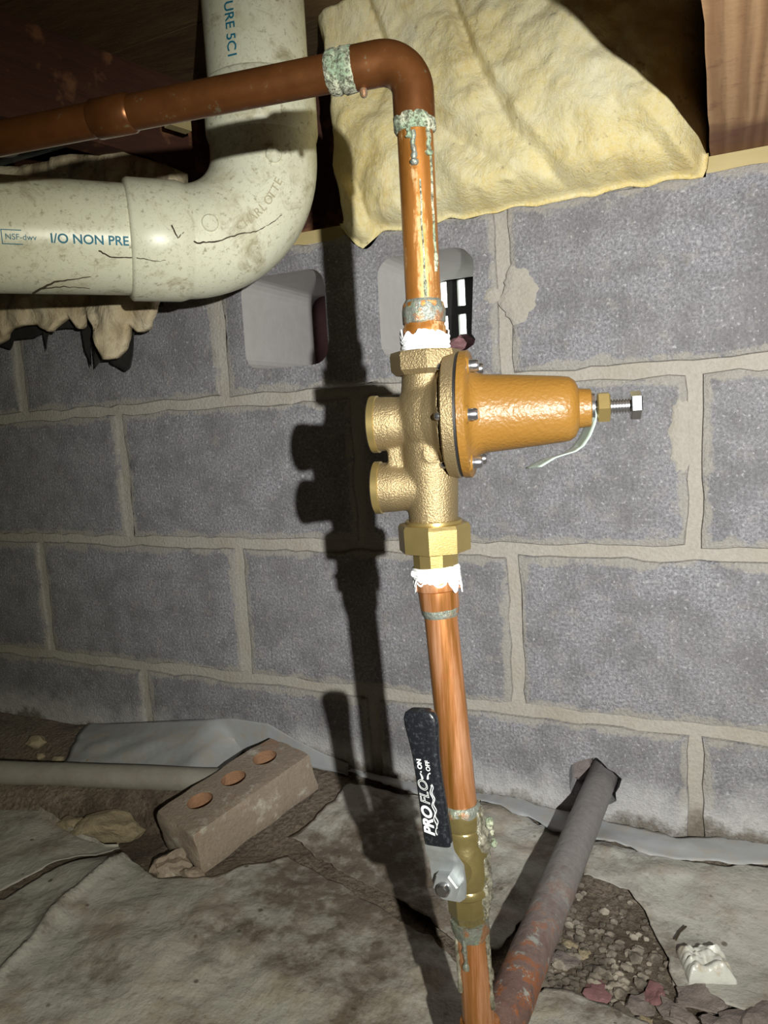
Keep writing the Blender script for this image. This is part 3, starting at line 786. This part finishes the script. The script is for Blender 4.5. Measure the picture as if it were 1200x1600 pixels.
run_down('salt_run', ez-.040, .128, -.35, .0016, 'crust', t, seed=6)
run_down('verdigris_run', .118, .050, .78, .0012, 'crust', t, seed=3)
run_down('verdigris_run', .104, .034, .15, .0008, 'crust', t, seed=4)
# male adapter into the regulator
obj('adapter', G().lathe([(0, TR+.0022), (.004, TR+.0026), (.009, TR+.0026), (.010, TR+.0018), (.022, TR+.0020), (.024, TR+.0016)], (AX, AY, .0085), (0, 0, 1), 40, 0, wob(.0003, 7)), 'copper_patina', t)
obj('corrosion_ring', G().lathe([(0, TR+.0014), (.001, TR+.0024), (.008, TR+.0026), (.0125, TR+.0018), (.015, TR+.0003)], (AX, AY, .0195), (0, 0, 1), 48, 0, wob(.0008, 9)), 'solder', t)
obj('thread_tape', G().lathe([(0, .0150), (.002, .0153), (.004, .0146), (.0065, .0152), (.009, .0140)], (AX, AY, .0035), (0, 0, 1), 48, 0, wob(.0005, 11)), 'tape', t)
TAPE_UP = t

# ------------------------------------------------------------------ pressure regulator
nB = V((.978, .21, 0)).normalized(); side2 = V((-nB.y, nB.x, 0))
RZ = -.0385
rc = V((AX, AY, RZ))
t = thing('pressure_regulator', (AX, AY, -.107), 'brass water pressure regulator with ochre bell housing and adjusting bolt', 'pressure regulator')
g = G()
g.lathe([(0, .0160), (.012, .0166), (.030, .0176), (.05, .0185), (.075, .0185), (.088, .0165), (.098, .0158), (.108, .0188)], (AX, AY, -.1065), (0, 0, 1), 40)
g.ico(rc+nB*.002, .0235, 3, 0, 1, (1, 1, 1.15))
g.lathe([(-.004, .022), (.006, .027), (.011, .034)], rc, nB, 40)                 # bell behind the flange
g.lathe([(-.004, .0165), (.018, .0165), (.024, .0172), (.0355, .0178), (.037, .0172)], rc+V((0, 0, -.003)), -nB, 40)
g.lathe([(-.004, .0155), (.018, .0155), (.024, .0162), (.0365, .0166), (.038, .0160)], rc+V((0, 0, -.0445)), -nB, 40)
g.box(rc-nB*.018+V((0, 0, -.024)), (.018, .016, .014), Matrix.Rotation(math.atan2(nB.y, nB.x), 3, 'Z'))
g.lathe([(0, .0050), (.0188, .0050)], rc+V((0, 0, -.023)), camdir, 20)
tmp = bpy.data.objects.new('tmp', g.mesh('tmp')); COL.objects.link(tmp)
md = tmp.modifiers.new('r', 'REMESH'); md.mode = 'VOXEL'; md.voxel_size = .0011
md = tmp.modifiers.new('s', 'SMOOTH'); md.iterations = 7; md.factor = .5
me = evaluated(tmp, 'body'); bpy.data.objects.remove(tmp)
for v in me.vertices: v.co -= ORG[t.name]
me.polygons.foreach_set('use_smooth', [True]*len(me.polygons))
obj('body', me, 'brass_cast', t)
obj('inlet_collar', G().lathe([(0, .0195), (.003, .0226), (.012, .0230), (.0145, .0222), (.0148, .0165)], (AX, AY, -.0118), (0, 0, 1), 8, .5), 'brass_cast', t, 20)
for dz, r in ((-.003, .0178), (-.0445, .0166)):
    obj('boss_rim', G().lathe([(0, r-.0006), (.0008, r+.0007), (.0048, r+.0007), (.0056, r-.001)], rc+V((0, 0, dz))-nB*.0325, -nB, 48), 'brass_machined', t)
obj('lower_flange', G().lathe([(0, .036), (.0015, .0395), (.0075, .0400), (.0085, .0392)], rc+nB*.0118, nB, 72), 'brass_cast', t)
obj('gasket', G().lathe([(0, .0392), (.0016, .0392)], rc+nB*.0202, nB, 72), 'black_rubber', t)
bon = obj('bonnet', G().lathe([(0, .0388), (.0008, .0400), (.0052, .0400), (.0064, .0385), (.0068, .0300), (.010, .0262), (.015, .0246), (.030, .0234), (.060, .0205), (.066, .0196), (.0695, .0172), (.0712, .0135), (.0718, .0122), (.0785, .0115), (.0792, .0105)], rc+nB*.0216, nB, 72), 'bonnet_paint', t)
for k in range(6):
    a = math.radians(60*k); d = -side2*math.cos(a)+V((0, 0, 1))*math.sin(a)
    b = obj('screw', G().lathe([(0, .0046), (.0012, .0046), (.0013, .0037), (.0055, .0037), (.0068, .0030), (.0069, .0014)], rc+nB*.0280+d*.0338, nB, 24), 'steel', t)
    obj('screw_nut', G().lathe([(0, .0024), (.0015, .0026), (.003, .0020), (.0036, .0012)], rc+nB*.0125+d*.0345, -nB, 16), 'steel', t)
    if k in (0, 1, 2, 4, 5): obj('screw_lug', G().lathe([(0, .0064), (.0040, .0058), (.0052, .0047)], rc+nB*.0240+d*.0338, nB, 24), 'bonnet_paint', bon)
ab = rc+nB*.1005
bolt = obj('adjusting_bolt', G(), 'steel', t)
g = G(); n_ = 14*18; pr = []
for i in range(100): pr.append((.028*i/99, .0042+.00045*(1 if (i//3) % 2 else -1)))
g.lathe(pr, ab-nB*.003, nB, 24)
bolt.data = g.mesh('adjusting_bolt', ORG[t.name], 30); bolt.data.materials.append(MAT['steel'])
obj('bolt_head', G().lathe([(0, .0082), (.0006, .0086), (.0056, .0086), (.0064, .0076)], rc+nB*.1235, nB, 6, .35), 'steel', t, 20)
obj('washer', G().lathe([(0, .0094), (.0018, .0090)], rc+nB*.1008, nB, 32), 'steel', t)
obj('lock_nut', G().lathe([(0, .0084), (.0007, .0098), (.0068, .0098), (.0076, .0086)], rc+nB*.1040, nB, 6, .1), 'brass_machined', t, 20)
# clear tag caught under the lock nut
tp = [(923, 612), (927, 630), (932, 648), (930, 662), (922, 682), (912, 697), (900, 706), (880, 712), (868, 716), (845, 730)]
P = [atD(x, y, .4475-.002*i) for i, (x, y) in enumerate(tp)]
def rib(u, v):
    p = lerp_poly(P, u); p = V(p)+FW*(-.002+.018*v)+RT*(-.006*v)*u; return p
o = obj('warning_tag', G().grid(rib, 40, 4), 'tag_film', t, 180)
md = o.modifiers.new('s', 'SOLIDIFY'); md.thickness = .0006; apply_mods(o); o['label'] = 'clear plastic tag hooked over the bolt'
# union
obj('union_nut', G().lathe([(0, .0195), (.0012, .0236), (.0165, .0240), (.0188, .0228), (.0195, .0180)], (AX, AY, -.1262), (0, 0, 1), 8, .28), 'brass_machined', t, 20)
obj('union_ring', G().lathe([(0, .0185), (.002, .0185)], (AX, AY, -.1072), (0, 0, 1), 40), 'brass_machined', t)
obj('union_tailpiece', G().lathe([(0, .0148), (.0135, .0152)], (AX, AY, -.1392), (0, 0, 1), 12, .3), 'brass_machined', t, 20)

# ------------------------------------------------------------------ lower copper pipe
B0 = V((AX, AY, -.139)); B1 = V((.0705, AY-.002, -.306)); bd = (B1-B0).normalized()
def axp(z): return B0+(B1-B0)*((z-B0.z)/(B1.z-B0.z))
o = None
t = thing('copper_pipe', axp(-.306), 'bright copper pipe between the regulator union and the ball valve', 'copper pipe')
obj('tube', G().tube([axp(-.15), axp(-.306)], TR, 40), 'copper', t)
obj('adapter', G().lathe([(0, .0150), (.004, .0156), (.0085, .0150), (.0095, TR+.0022), (.021, TR+.0019), (.0225, TR+.0010)], axp(-.1425), bd, 40, 0, wob(.0003, 21)), 'copper', t)
obj('solder_ring', G().lathe([(0, TR+.0016), (.003, TR+.0014), (.006, TR+.0002)], axp(-.1635), bd, 40, 0, wob(.0003, 23)), 'solder', t)
obj('thread_tape', G().lathe([(0, .0150), (.001, .0158), (.003, .0152), (.0045, .0160), (.0075, .0154), (.0085, .0142)], axp(-.1355), bd, 48, 0, wob(.0007, 25)), 'tape', t)
def ragged_band(c0, ax, r, L, rag, seed, th=.0009):
    x, y, a = frame(ax); c0 = V(c0)
    def fn(u, v):
        q = 2*math.pi*u; l = L*(1+rag*1.2*nz(math.cos(q)*2.6+seed, math.sin(q)*2.6)+rag*.35*nz(math.cos(q)*6+seed, math.sin(q)*6))
        rr = r+.0007*nz(v*9, math.cos(q)*2+seed, math.sin(q)*2)+.0004*math.sin(v*21)
        return c0+a*l*v+(x*math.cos(q)+y*math.sin(q))*rr
    return G().grid(fn, 120, 12)
def drip_at(z0, z1, f, r, mat, par, name, seed, r0=TR+.003):
    n = 10; P = []
    for i in range(n):
        z = z0+(z1-z0)*i/(n-1); c = axp(z); a = math.asin(f+.06*nz(i*.7, seed)); P.append(c+(camdir*math.cos(a)+camside*math.sin(a))*r0)
    obj(name, G().tube(P, [r*(.7+.5*abs(nz(i*.8, seed, 3))) for i in range(n)], 8), mat, par)
o = obj('thread_tape', ragged_band((AX, AY, .0042), (0, 0, 1), .0148, .0105, .5, 8.1), 'tape', TAPE_UP, 180); solid(o, .0008)
o = obj('thread_tape', ragged_band(axp(-.1365), bd, .0158, .0125, .55, 4.2), 'tape', t, 180); solid(o, .0008)
drip_at(-.1385, -.1400, -.93, .0022, 'tape', t, 'tape_scrap', 40, .0158)

# ------------------------------------------------------------------ ball valve
V0 = B1; V1 = V((.0735, AY-.003, -.392)); vd = (V1-V0).normalized()
def vx(z): return V0+(V1-V0)*((z-V0.z)/(V1.z-V0.z))
t = thing('ball_valve', vx(-.395), 'brass ball valve with black lever handle below the regulator', 'ball valve')
obj('socket', G().lathe([(0, TR+.0018), (.002, TR+.0024), (.012, TR+.0022), (.014, TR+.0012), (.0155, TR+.0022), (.018, TR+.0020)], vx(-.301), vd, 44), 'brass_old', t)
obj('body', G().lathe([(0, .0132), (.003, .0136), (.006, .0132), (.010, .0146), (.016, .0164), (.030, .0166), (.036, .0158), (.039, .0150), (.041, .0162), (.044, .0160), (.046, .0140)], vx(-.316), vd, 48), 'brass_old', t)
obj('end_cap', G().lathe([(0, .0130), (.001, .0142), (.015, .0142), (.017, .0132), (.021, .0122)], vx(-.360), vd, 8, .3), 'brass_old', t, 20)
obj('solder_ring', G().lathe([(0, TR+.0004), (.002, TR+.0018), (.005, TR+.0026), (.007, TR+.0020)], vx(-.298), vd, 44, 0, wob(.0007, 31)), 'solder', t)
sc = vx(-.3385); sn = V((-.06, -1, 0)).normalized()
obj('stem_boss', G().lathe([(0, .0105), (.020, .0100), (.0225, .0090), (.0262, .0086)], sc, sn, 36), 'brass_old', t)
# flux crust down the right-hand side
def vcrust(u, v):
    z = -.300-.078*v; e = math.sin(min(1, max(0, v))*math.pi)**.5; a = math.radians(42+80*u)
    rad = .0132+.0036*sstep(.08, .35, v)*(1-sstep(.75, 1, v))+.0026*nz(u*4, v*9, 3)+.0016*nz(u*11, v*26, 5)+(.0004 if .05 < u < .95 else -.003)
    return vx(z)+(camdir*math.cos(a)+camside*math.sin(a))*rad
obj('flux_crust', G().grid(vcrust, 26, 50), 'flux', t, 180)
for k, (zz, f) in enumerate(((-.319, .0198), (-.326, .0202), (-.312, .0180))): obj('solder_blob', G().ico(vx(zz)+camside*f+camdir*.003, .0017+.0006*k, 2, .35, 1.4, (1, 1, 1.5), k), 'crust', t)
# lever: plate on the stem, joggle outwards, strip inside the grip
pf = sc+sn*.0262
lx = sn.cross(V((0, 0, 1))).normalized(); lx = lx if lx.dot(RT) > 0 else -lx
tz = V((0, 0, 1))
lean_ = (tz*1.0-lx*.10).normalized(); lw = lx+lean_*.06; lw = (lw-lean_*lw.dot(lean_)).normalized()
def strip(pts, wid, th):
    g = G(); vs = []
    for (a, b, wd) in pts:
        c = pf+lean_*a+sn*b
        for s_, d in ((-1, 0), (1, 0), (1, th), (-1, th)): vs.append(c+lw*(s_*wd/2)+sn*d)
    n = len(pts); fs = [(i*4+k, i*4+(k+1) % 4, i*4+4+(k+1) % 4, i*4+4+k) for i in range(n-1) for k in range(4)]+[(0, 1, 2, 3), (n*4-1, n*4-2, n*4-3, n*4-4)]
    return g.add(vs, fs)
lev = obj('lever', strip([(-.0125, 0, .012), (-.0095, 0, .0205), (.0, 0, .0235), (.0125, 0, .0235), (.0145, .0008, .0225), (.024, .0058, .0195), (.0265, .0065, .0190), (.045, .0065, .0170), (.105, .0065, .013)], 0, .0026), 'zinc', t, 25)
obj('stem_nut', G().lathe([(0, .0092), (.0050, .0092), (.0062, .0082)], pf+sn*.0026, sn, 6, .2), 'zinc', t, 20)
obj('stem', G().lathe([(0, .0044), (.0095, .0044), (.011, .0034)], pf+sn*.0026, sn, 20), 'steel', t)
gr = [(.0295, .0178), (.032, .0188), (.056, .0182), (.074, .0176), (.088, .0182), (.100, .0208), (.108, .0230), (.113, .0228), (.1165, .0196), (.1182, .0136), (.1188, .004)]
g = G(); vs = []; seg = 20
for a, wd in gr:
    c = pf+lean_*a+sn*(.0065+.0013)
    th = .0072*min(1, wd/.014)
    for j in range(seg):
        q = 2*math.pi*j/seg; cx_, cy_ = math.cos(q), math.sin(q)
        sx = math.copysign(abs(cx_)**.45, cx_); sy = math.copysign(abs(cy_)**.45, cy_)
        vs.append(c+lw*(sx*wd/2)+sn*(sy*th/2))
n = len(gr); fs = [(i*seg+j, i*seg+(j+1) % seg, (i+1)*seg+(j+1) % seg, (i+1)*seg+j) for i in range(n-1) for j in range(seg)]+[tuple(range(seg))[::-1], tuple((n-1)*seg+j for j in range(seg))]
grip = obj('grip', g.add(vs, fs), 'vinyl', t, 50)
def on_grip(a0, b0, k=1.0):   # text x runs up the grip, text y towards its left edge
    return lambda p: pf+lean_*(a0+p.x)-lw*(b0+p.y)+sn*(.0065+.0013+.0036+.0003+p.z*.3)
pro = text_mesh('PRO', .0098, .25, 0, .0004); flo = text_mesh('FLO', .0090, .25, .00016)
wpro = max(p.x for p in pro[0]); flo = ([V((p.x+wpro+.0006, p.y, p.z)) for p in flo[0]], flo[1])
letters([pro, flo], on_grip(.0365, .0030), 'white_ink', grip)
g = G()
for k, (x0, L, yo) in enumerate(((.0375, .033, -.0018), (.042, .029, -.0030))):
    P = []
    for i in range(40):
        x = x0+L*i/39; P.append(on_grip(x, yo+.0007*math.sin(i*.62+k))(V((0, 0, 0))))
    g.tube(P, .00028, 6)
obj('wave_mark', g, 'white_ink', grip)
letters([text_mesh('ON', .0042, 0, 0, .0002)], on_grip(.0805, .0035), 'white_ink', grip)
letters([text_mesh('OFF', .0040, 0, 0, .0001)], on_grip(.0795, -.0022), 'white_ink', grip)
g = G()
for a, b, dx, dy in ((.0748, .0030, .0015, 1), (.0750, -.0008, .0020, -1)):
    fn = on_grip(a, b)
    P = [fn(V((-.0006+.0035*i/6, dy*.0022*(i/6)**2*.5, 0))) for i in range(7)]
    g.tube(P, [.0007*(1-.1*i) for i in range(7)], 6)
for a, b in ((.0788, .0032), (.0782, -.0028)): g.lathe([(0, .0005), (.0003, .0005)], on_grip(a, b)(V((0, 0, 0))), sn, 10)
obj('arrow_mark', g, 'white_ink', grip)

# ------------------------------------------------------------------ pipe below the valve and the rusty branch
t = thing('copper_pipe', (.078, AY-.004, -.505), 'copper pipe stub dripping with flux below the ball valve', 'copper pipe')
W0 = vx(-.376); W1 = V((.0775, AY-.003, -.472))
def wx(z): return W0+(W1-W0)*((z-W0.z)/(W1.z-W0.z))
obj('tube', G().tube([W0, W1], TR, 40), 'copper', t)
obj('elbow', G().tube([W1+V((0, 0, .012)), W1+V((0, 0, -.006)), W1+V((.001, .006, -.013)), W1+V((.002, .018, -.017)), W1+V((.003, .03, -.017))], TR+.003, 32), 'copper', t)
obj('solder_ring', G().lathe([(0, TR+.0003), (.003, TR+.0014), (.010, TR+.0020), (.013, TR+.0022)], wx(-.394), -(W1-W0).normalized(), 44, 0, wob(.0009, 41)), 'solder', t)
for f, z1, r, sd, mt in ((-.90, -.432, .0019, 1, 'flux'), (-.45, -.412, .0021, 2, 'solder'), (.88, -.445, .0017, 3, 'flux'), (.97, -.425, .0014, 4, 'flux')):
    n = 14; P = []
    for i in range(n):
        z = -.390+(z1+.390)*i/(n-1); a = math.asin(max(-.99, min(.99, f+.05*nz(i*.5, sd)))); P.append(wx(z)+(camdir*math.cos(a)+camside*math.sin(a))*(TR+.0006))
    obj('flux_run', G().tube(P, [r*(.6+.6*abs(nz(i*.7, sd, 5)))+(.0008 if i > n-4 else 0) for i in range(n)], 8), mt, t)
def rustwob(i, q): return .0006*nz(i*.6, math.cos(q)*3, math.sin(q)*3)
rp0, rp1 = V((.0825, -.378, -.489)), V((.1005, .12, -.487))
rt = thing('steel_pipe', (.083, -.378, -.505), 'rusty steel pipe coming through the hole in the wall above the gravel', 'steel pipe')
obj('tube', G().tube([rp0+(rp1-rp0)*(i/60) for i in range(61)], .0170, 40, True, rustwob), 'rust', rt)
obj('reducer', G().lathe([(0, .0172), (.012, .0172), (.020, .0145), (.034, .0145)], rp0+V((0, .008, 0)), (0, -1, 0), 36), 'rust', rt)
# rubble packed in the hole beside the pipe
o = obj('mortar_lump', G().ico((.068, .046, -.490), .018, 3, .6, 1.9, (.85, .8, 1.3), 8), 'slate', smooth=180); tag(o, 'rough mortar lump packed in the hole beside the rusty pipe', 'mortar lump')

# ------------------------------------------------------------------ vent seen through the block cores
t = thing('foundation_vent', (-.10, .20, .03), 'black vent grille with daylight slots behind the block opening', 'vent')
vY = .203
for a in ((-.10, .172, .17, .024), (-.10, .014, .17, .03)): obj('frame_rail', G().box((a[0], vY, a[1]), (a[2], .008, a[3])), 'vent_black', t, 0)
for x in (-.185, -.160, -.132, -.104, -.076, -.048, -.022): obj('slat', G().box((x, vY, .095), (.0165, .008, .14)), 'vent_black', t, 0)
obj('cross_bar', G().box((-.10, vY, .1165), (.17, .0095, .012)), 'vent_black', t, 0)
t = obj('veneer_brick_strip', G().box((-.32, .225, .10), (.19, .05, .22)), 'maroon'); tag(t, 'maroon brickwork closing the back of the left block core', 'brickwork')
o = obj('brick_chip', G().ico(V((atY(716, 535, .085).x, .085, .0505)), .019, 3, .55, 1.6, (1.1, 1, .8), 4, None, True), 'maroon', smooth=30); tag(o, 'purplish broken brick chip lying in the block core by the vent', 'brick chip')

# ------------------------------------------------------------------ things on the ground
# three-hole brick, tilted against the wall
R = Matrix(((.326, -.9441, -.0484), (.9296, .3295, -.1652), (.1719, .0089, .9851)))
bc = V((-.342, -.123, -.5204)); dm = (.19, .0874, .057)
g = G(); bm = bmesh.new(); bmesh.ops.create_cube(bm, size=1); bmesh.ops.scale(bm, vec=V(dm), verts=bm.verts)
bmesh.ops.subdivide_edges(bm, edges=bm.edges, cuts=9, use_grid_fill=True)
for v in bm.verts:
    p = v.co; e = [abs(p.x)/(dm[0]/2), abs(p.y)/(dm[1]/2), abs(p.z)/(dm[2]/2)]
    rnd = sum(1 for k in e if k > .99); p *= (1 if rnd < 2 else .975 if rnd == 2 else .95)
    wq = fbm((p.x*32, p.y*32, p.z*32), 3)*.0036 + nz(p.x*11, p.y*11, p.z*11)*.003
    if abs(p.z) < dm[2]/2*.9 or rnd > 1: p += p.normalized()*wq
gm = G().add([bc+R @ v.co for v in bm.verts], [[v.index for v in f.verts] for f in bm.faces]); bm.free()
br = obj('brick', gm, 'brick_clay', smooth=40, loc=bc); tag(br, 'dusty old brick with three round holes tilted on the dirt', 'brick')
cs = []
for k in (-1, 0, 1):
    me_ = G().lathe([(-.036, .0165), (.06, .0165)], bc+R @ V((k*.052+.002, .008, .012)), R @ V((0, 0, 1)), 28).mesh('c', smooth=0)
    co = bpy.data.objects.new('cutter', me_); COL.objects.link(co); me_.materials.append(MAT['brick_fired']); cs.append(co)
br.data.materials.append(MAT['brick_fired']); cut(br, cs)
for c in cs: bpy.data.objects.remove(c)
br.data.polygons.foreach_set('use_smooth', [True]*len(br.data.polygons)); br.data.set_sharp_from_angle(angle=math.radians(40))

def rock(name, px, py, r, st, seed, mat, label, cat, sub=3, sink=.25, rz=0, group=None, amp=.35):
    p = atZ(px, py, -.548); z = ground(p.x, p.y)
    o = obj(name, G().ico((p.x, p.y, z+r*st[2]*(1-sink)), r, sub, amp, 1.5, st, seed, Matrix.Rotation(rz, 3, 'Z'), True), mat, smooth=28, loc=(p.x, p.y, z))
    return tag(o, label, cat, group)
rock('rock', 168, 1283, .040, (1.15, .72, .55), 3.3, 'limestone', 'pale tan broken rock on dark dirt beside the brick', 'rock', rz=.6)
rock('rock', 108, 1280, .020, (1.2, .8, .6), 5.1, 'limestone', 'small tan rock touching the larger pale rock', 'rock')
rock('mortar_lump', 270, 1338, .022, (1.2, .9, .6), 9.2, 'brick_clay', 'grey crumbled mortar lump at the near corner of the brick', 'mortar lump', rz=.4, amp=.6)
rock('mortar_lump', 300, 1352, .011, (1.5, .8, .5), 12.2, 'brick_clay', 'flat crumb of mortar on the sheet under the brick', 'mortar lump')
for i, (px, py, r, lb) in enumerate(((55, 1142, .014, 'largest pale pebble on the dirt at the wall foot'), (60, 1156, .007, 'round pale pebble beside the largest one at the wall foot'), (88, 1164, .008, 'long pale pebble close to the blue-grey sheet edge'), (135, 1172, .005, 'tiny pale pebble between the blue-grey sheet and the grey pipe'))):
    p = atZ(px, py, -.51); x, y = p.x, min(p.y, -.02); z = ground(x, y)
    o = obj('pebble', G().ico((x, y, z+r*.4), r, 2, .35, 1.5, (1.3, .9, .8), 20+i), 'limestone', smooth=30, loc=(x, y, z)); tag(o, lb, 'pebble', 'pebbles at the wall foot')
# grey pipe lying on the dirt
a0, a1 = V((-.404, -.096, 0)), V((-.726, -.181, 0)); dd = (a1-a0)
P = [a0+dd*(-.02+1.9*i/30) for i in range(31)]; P = [V((p.x, p.y, -.517+.003*nz(p.x*6, 2))) for p in P]
o = obj('ground_pipe', G().tube(P, .0165, 28, True, lambda i, q: .0006*nz(i*.5, math.cos(q)*2, math.sin(q)*2)), 'dusty_pipe', smooth=60); tag(o, 'dusty grey pipe lying along the dirt behind the brick', 'pipe')
# dirt bank under it
def bank(u, v):
    x = -1.0+.62*u; c = a0+dd*((x-a0.x)/dd.x); y = c.y-.05+.085*v
    return V((x, y, ground(x, y)+.036*math.sin(v*math.pi)**.8*(1+.25*nz(x*30, y*30))-.002))
o = obj('dirt_bank', G().grid(bank, 80, 16), 'dirt', floor, 180)

# gravel by the rusty pipe
g = G(); rng = random.Random(5)
for k in range(520):
    px = 850+rng.gauss(0, 1)*75+70; py = 1500+rng.gauss(0, 1)*62
    if px < 815 or py < 1385: continue
    p = atZ(px, py, -.552); r = rng.uniform(.0012, .0042)*(1 if rng.random() < .9 else 1.6)
    g.ico((p.x, p.y, ground(p.x, p.y)+r*.35), r, 1, .35, 1.5, (1.2, 1, .8), k*1.1)
o = obj('gravel', g, 'pebble', smooth=0); o['kind'] = 'stuff'; tag(o, 'small dark gravel scattered beside the rusty pipe', 'gravel')
big = [(880, 1492, .012, 'slate', 'dark rounded stone in the gravel next to the rusty pipe'), (1000, 1556, .013, 'slate', 'grey slate lump half buried in the gravel'),
       (930, 1535, .013, 'maroon', 'flat purplish brick fragment in the gravel'), (1060, 1578, .015, 'slate', 'dark split stone at the edge of the pale sheet'),
       (1095, 1548, .020, 'slate', 'broad flat brown-grey stone below the white plastic lump'), (1180, 1590, .026, 'slate', 'layered purple-brown slab below the white plastic lump'),
       (975, 1575, .013, 'pebble', 'small angular stone between slate and brick fragment'), (886, 1462, .007, 'limestone', 'white stone chip near the rusty pipe'),
       (912, 1475, .007, 'limestone', 'cream stone chip in the gravel'), (868, 1555, .011, 'limestone', 'cream crumbly lump beside the rusty pipe base'), (1010, 1582, .006, 'limestone', 'round white pebble beside the slate lump'),
       (1130, 1600, .018, 'slate', 'dark wedge stone next to the layered slab'), (1025, 1545, .012, 'maroon', 'small reddish stone beside the slate lump')]
for i, (px, py, r, mt, lb) in enumerate(big): rock('stone', px, py, r*.85, (1.4, 1.0, .42), 31+i*2.7, mt, lb, 'stone', 3, .45, i*.9, None, .6)
# crumpled white plastic lump
p = atZ(1103, 1492, -.54); z = ground(p.x, p.y)+.008
def lump(u, v):
    a, b = (u-.5)*2, (v-.5)*2; e = max(abs(a), abs(b)); hgt = .013*(1-e**6)
    c, s_ = math.cos(.35), math.sin(.35); x, y = a*.0215, b*.019
    return V((p.x+c*x-s_*y, p.y+s_*x+c*y, z+hgt*(1+.5*nz(a*2, b*2, 3))+.008*abs(nz(a*3, b*3, 1))*(1-e**4)-.005*math.exp(-(a*a+b*b)*6)+(.0 if e < .98 else -.006)))
o = obj('plastic_lump', G().grid(lump, 40, 34), 'plastic_lump', smooth=50); solid(o, .002); tag(o, 'crumpled shiny white plastic lump lying on the pale sheet', 'plastic scrap')
P = [atZ(x, y, -.542) for x, y in ((1056, 1462), (1062, 1450), (1072, 1442))]; P = [V((q.x, q.y, ground(q.x, q.y)+.013)) for q in P]
o = obj('twig', G().tube(P, .0010, 6), 'hair_mud'); tag(o, 'thin dark twig on the pale sheet beside the white plastic lump', 'twig')
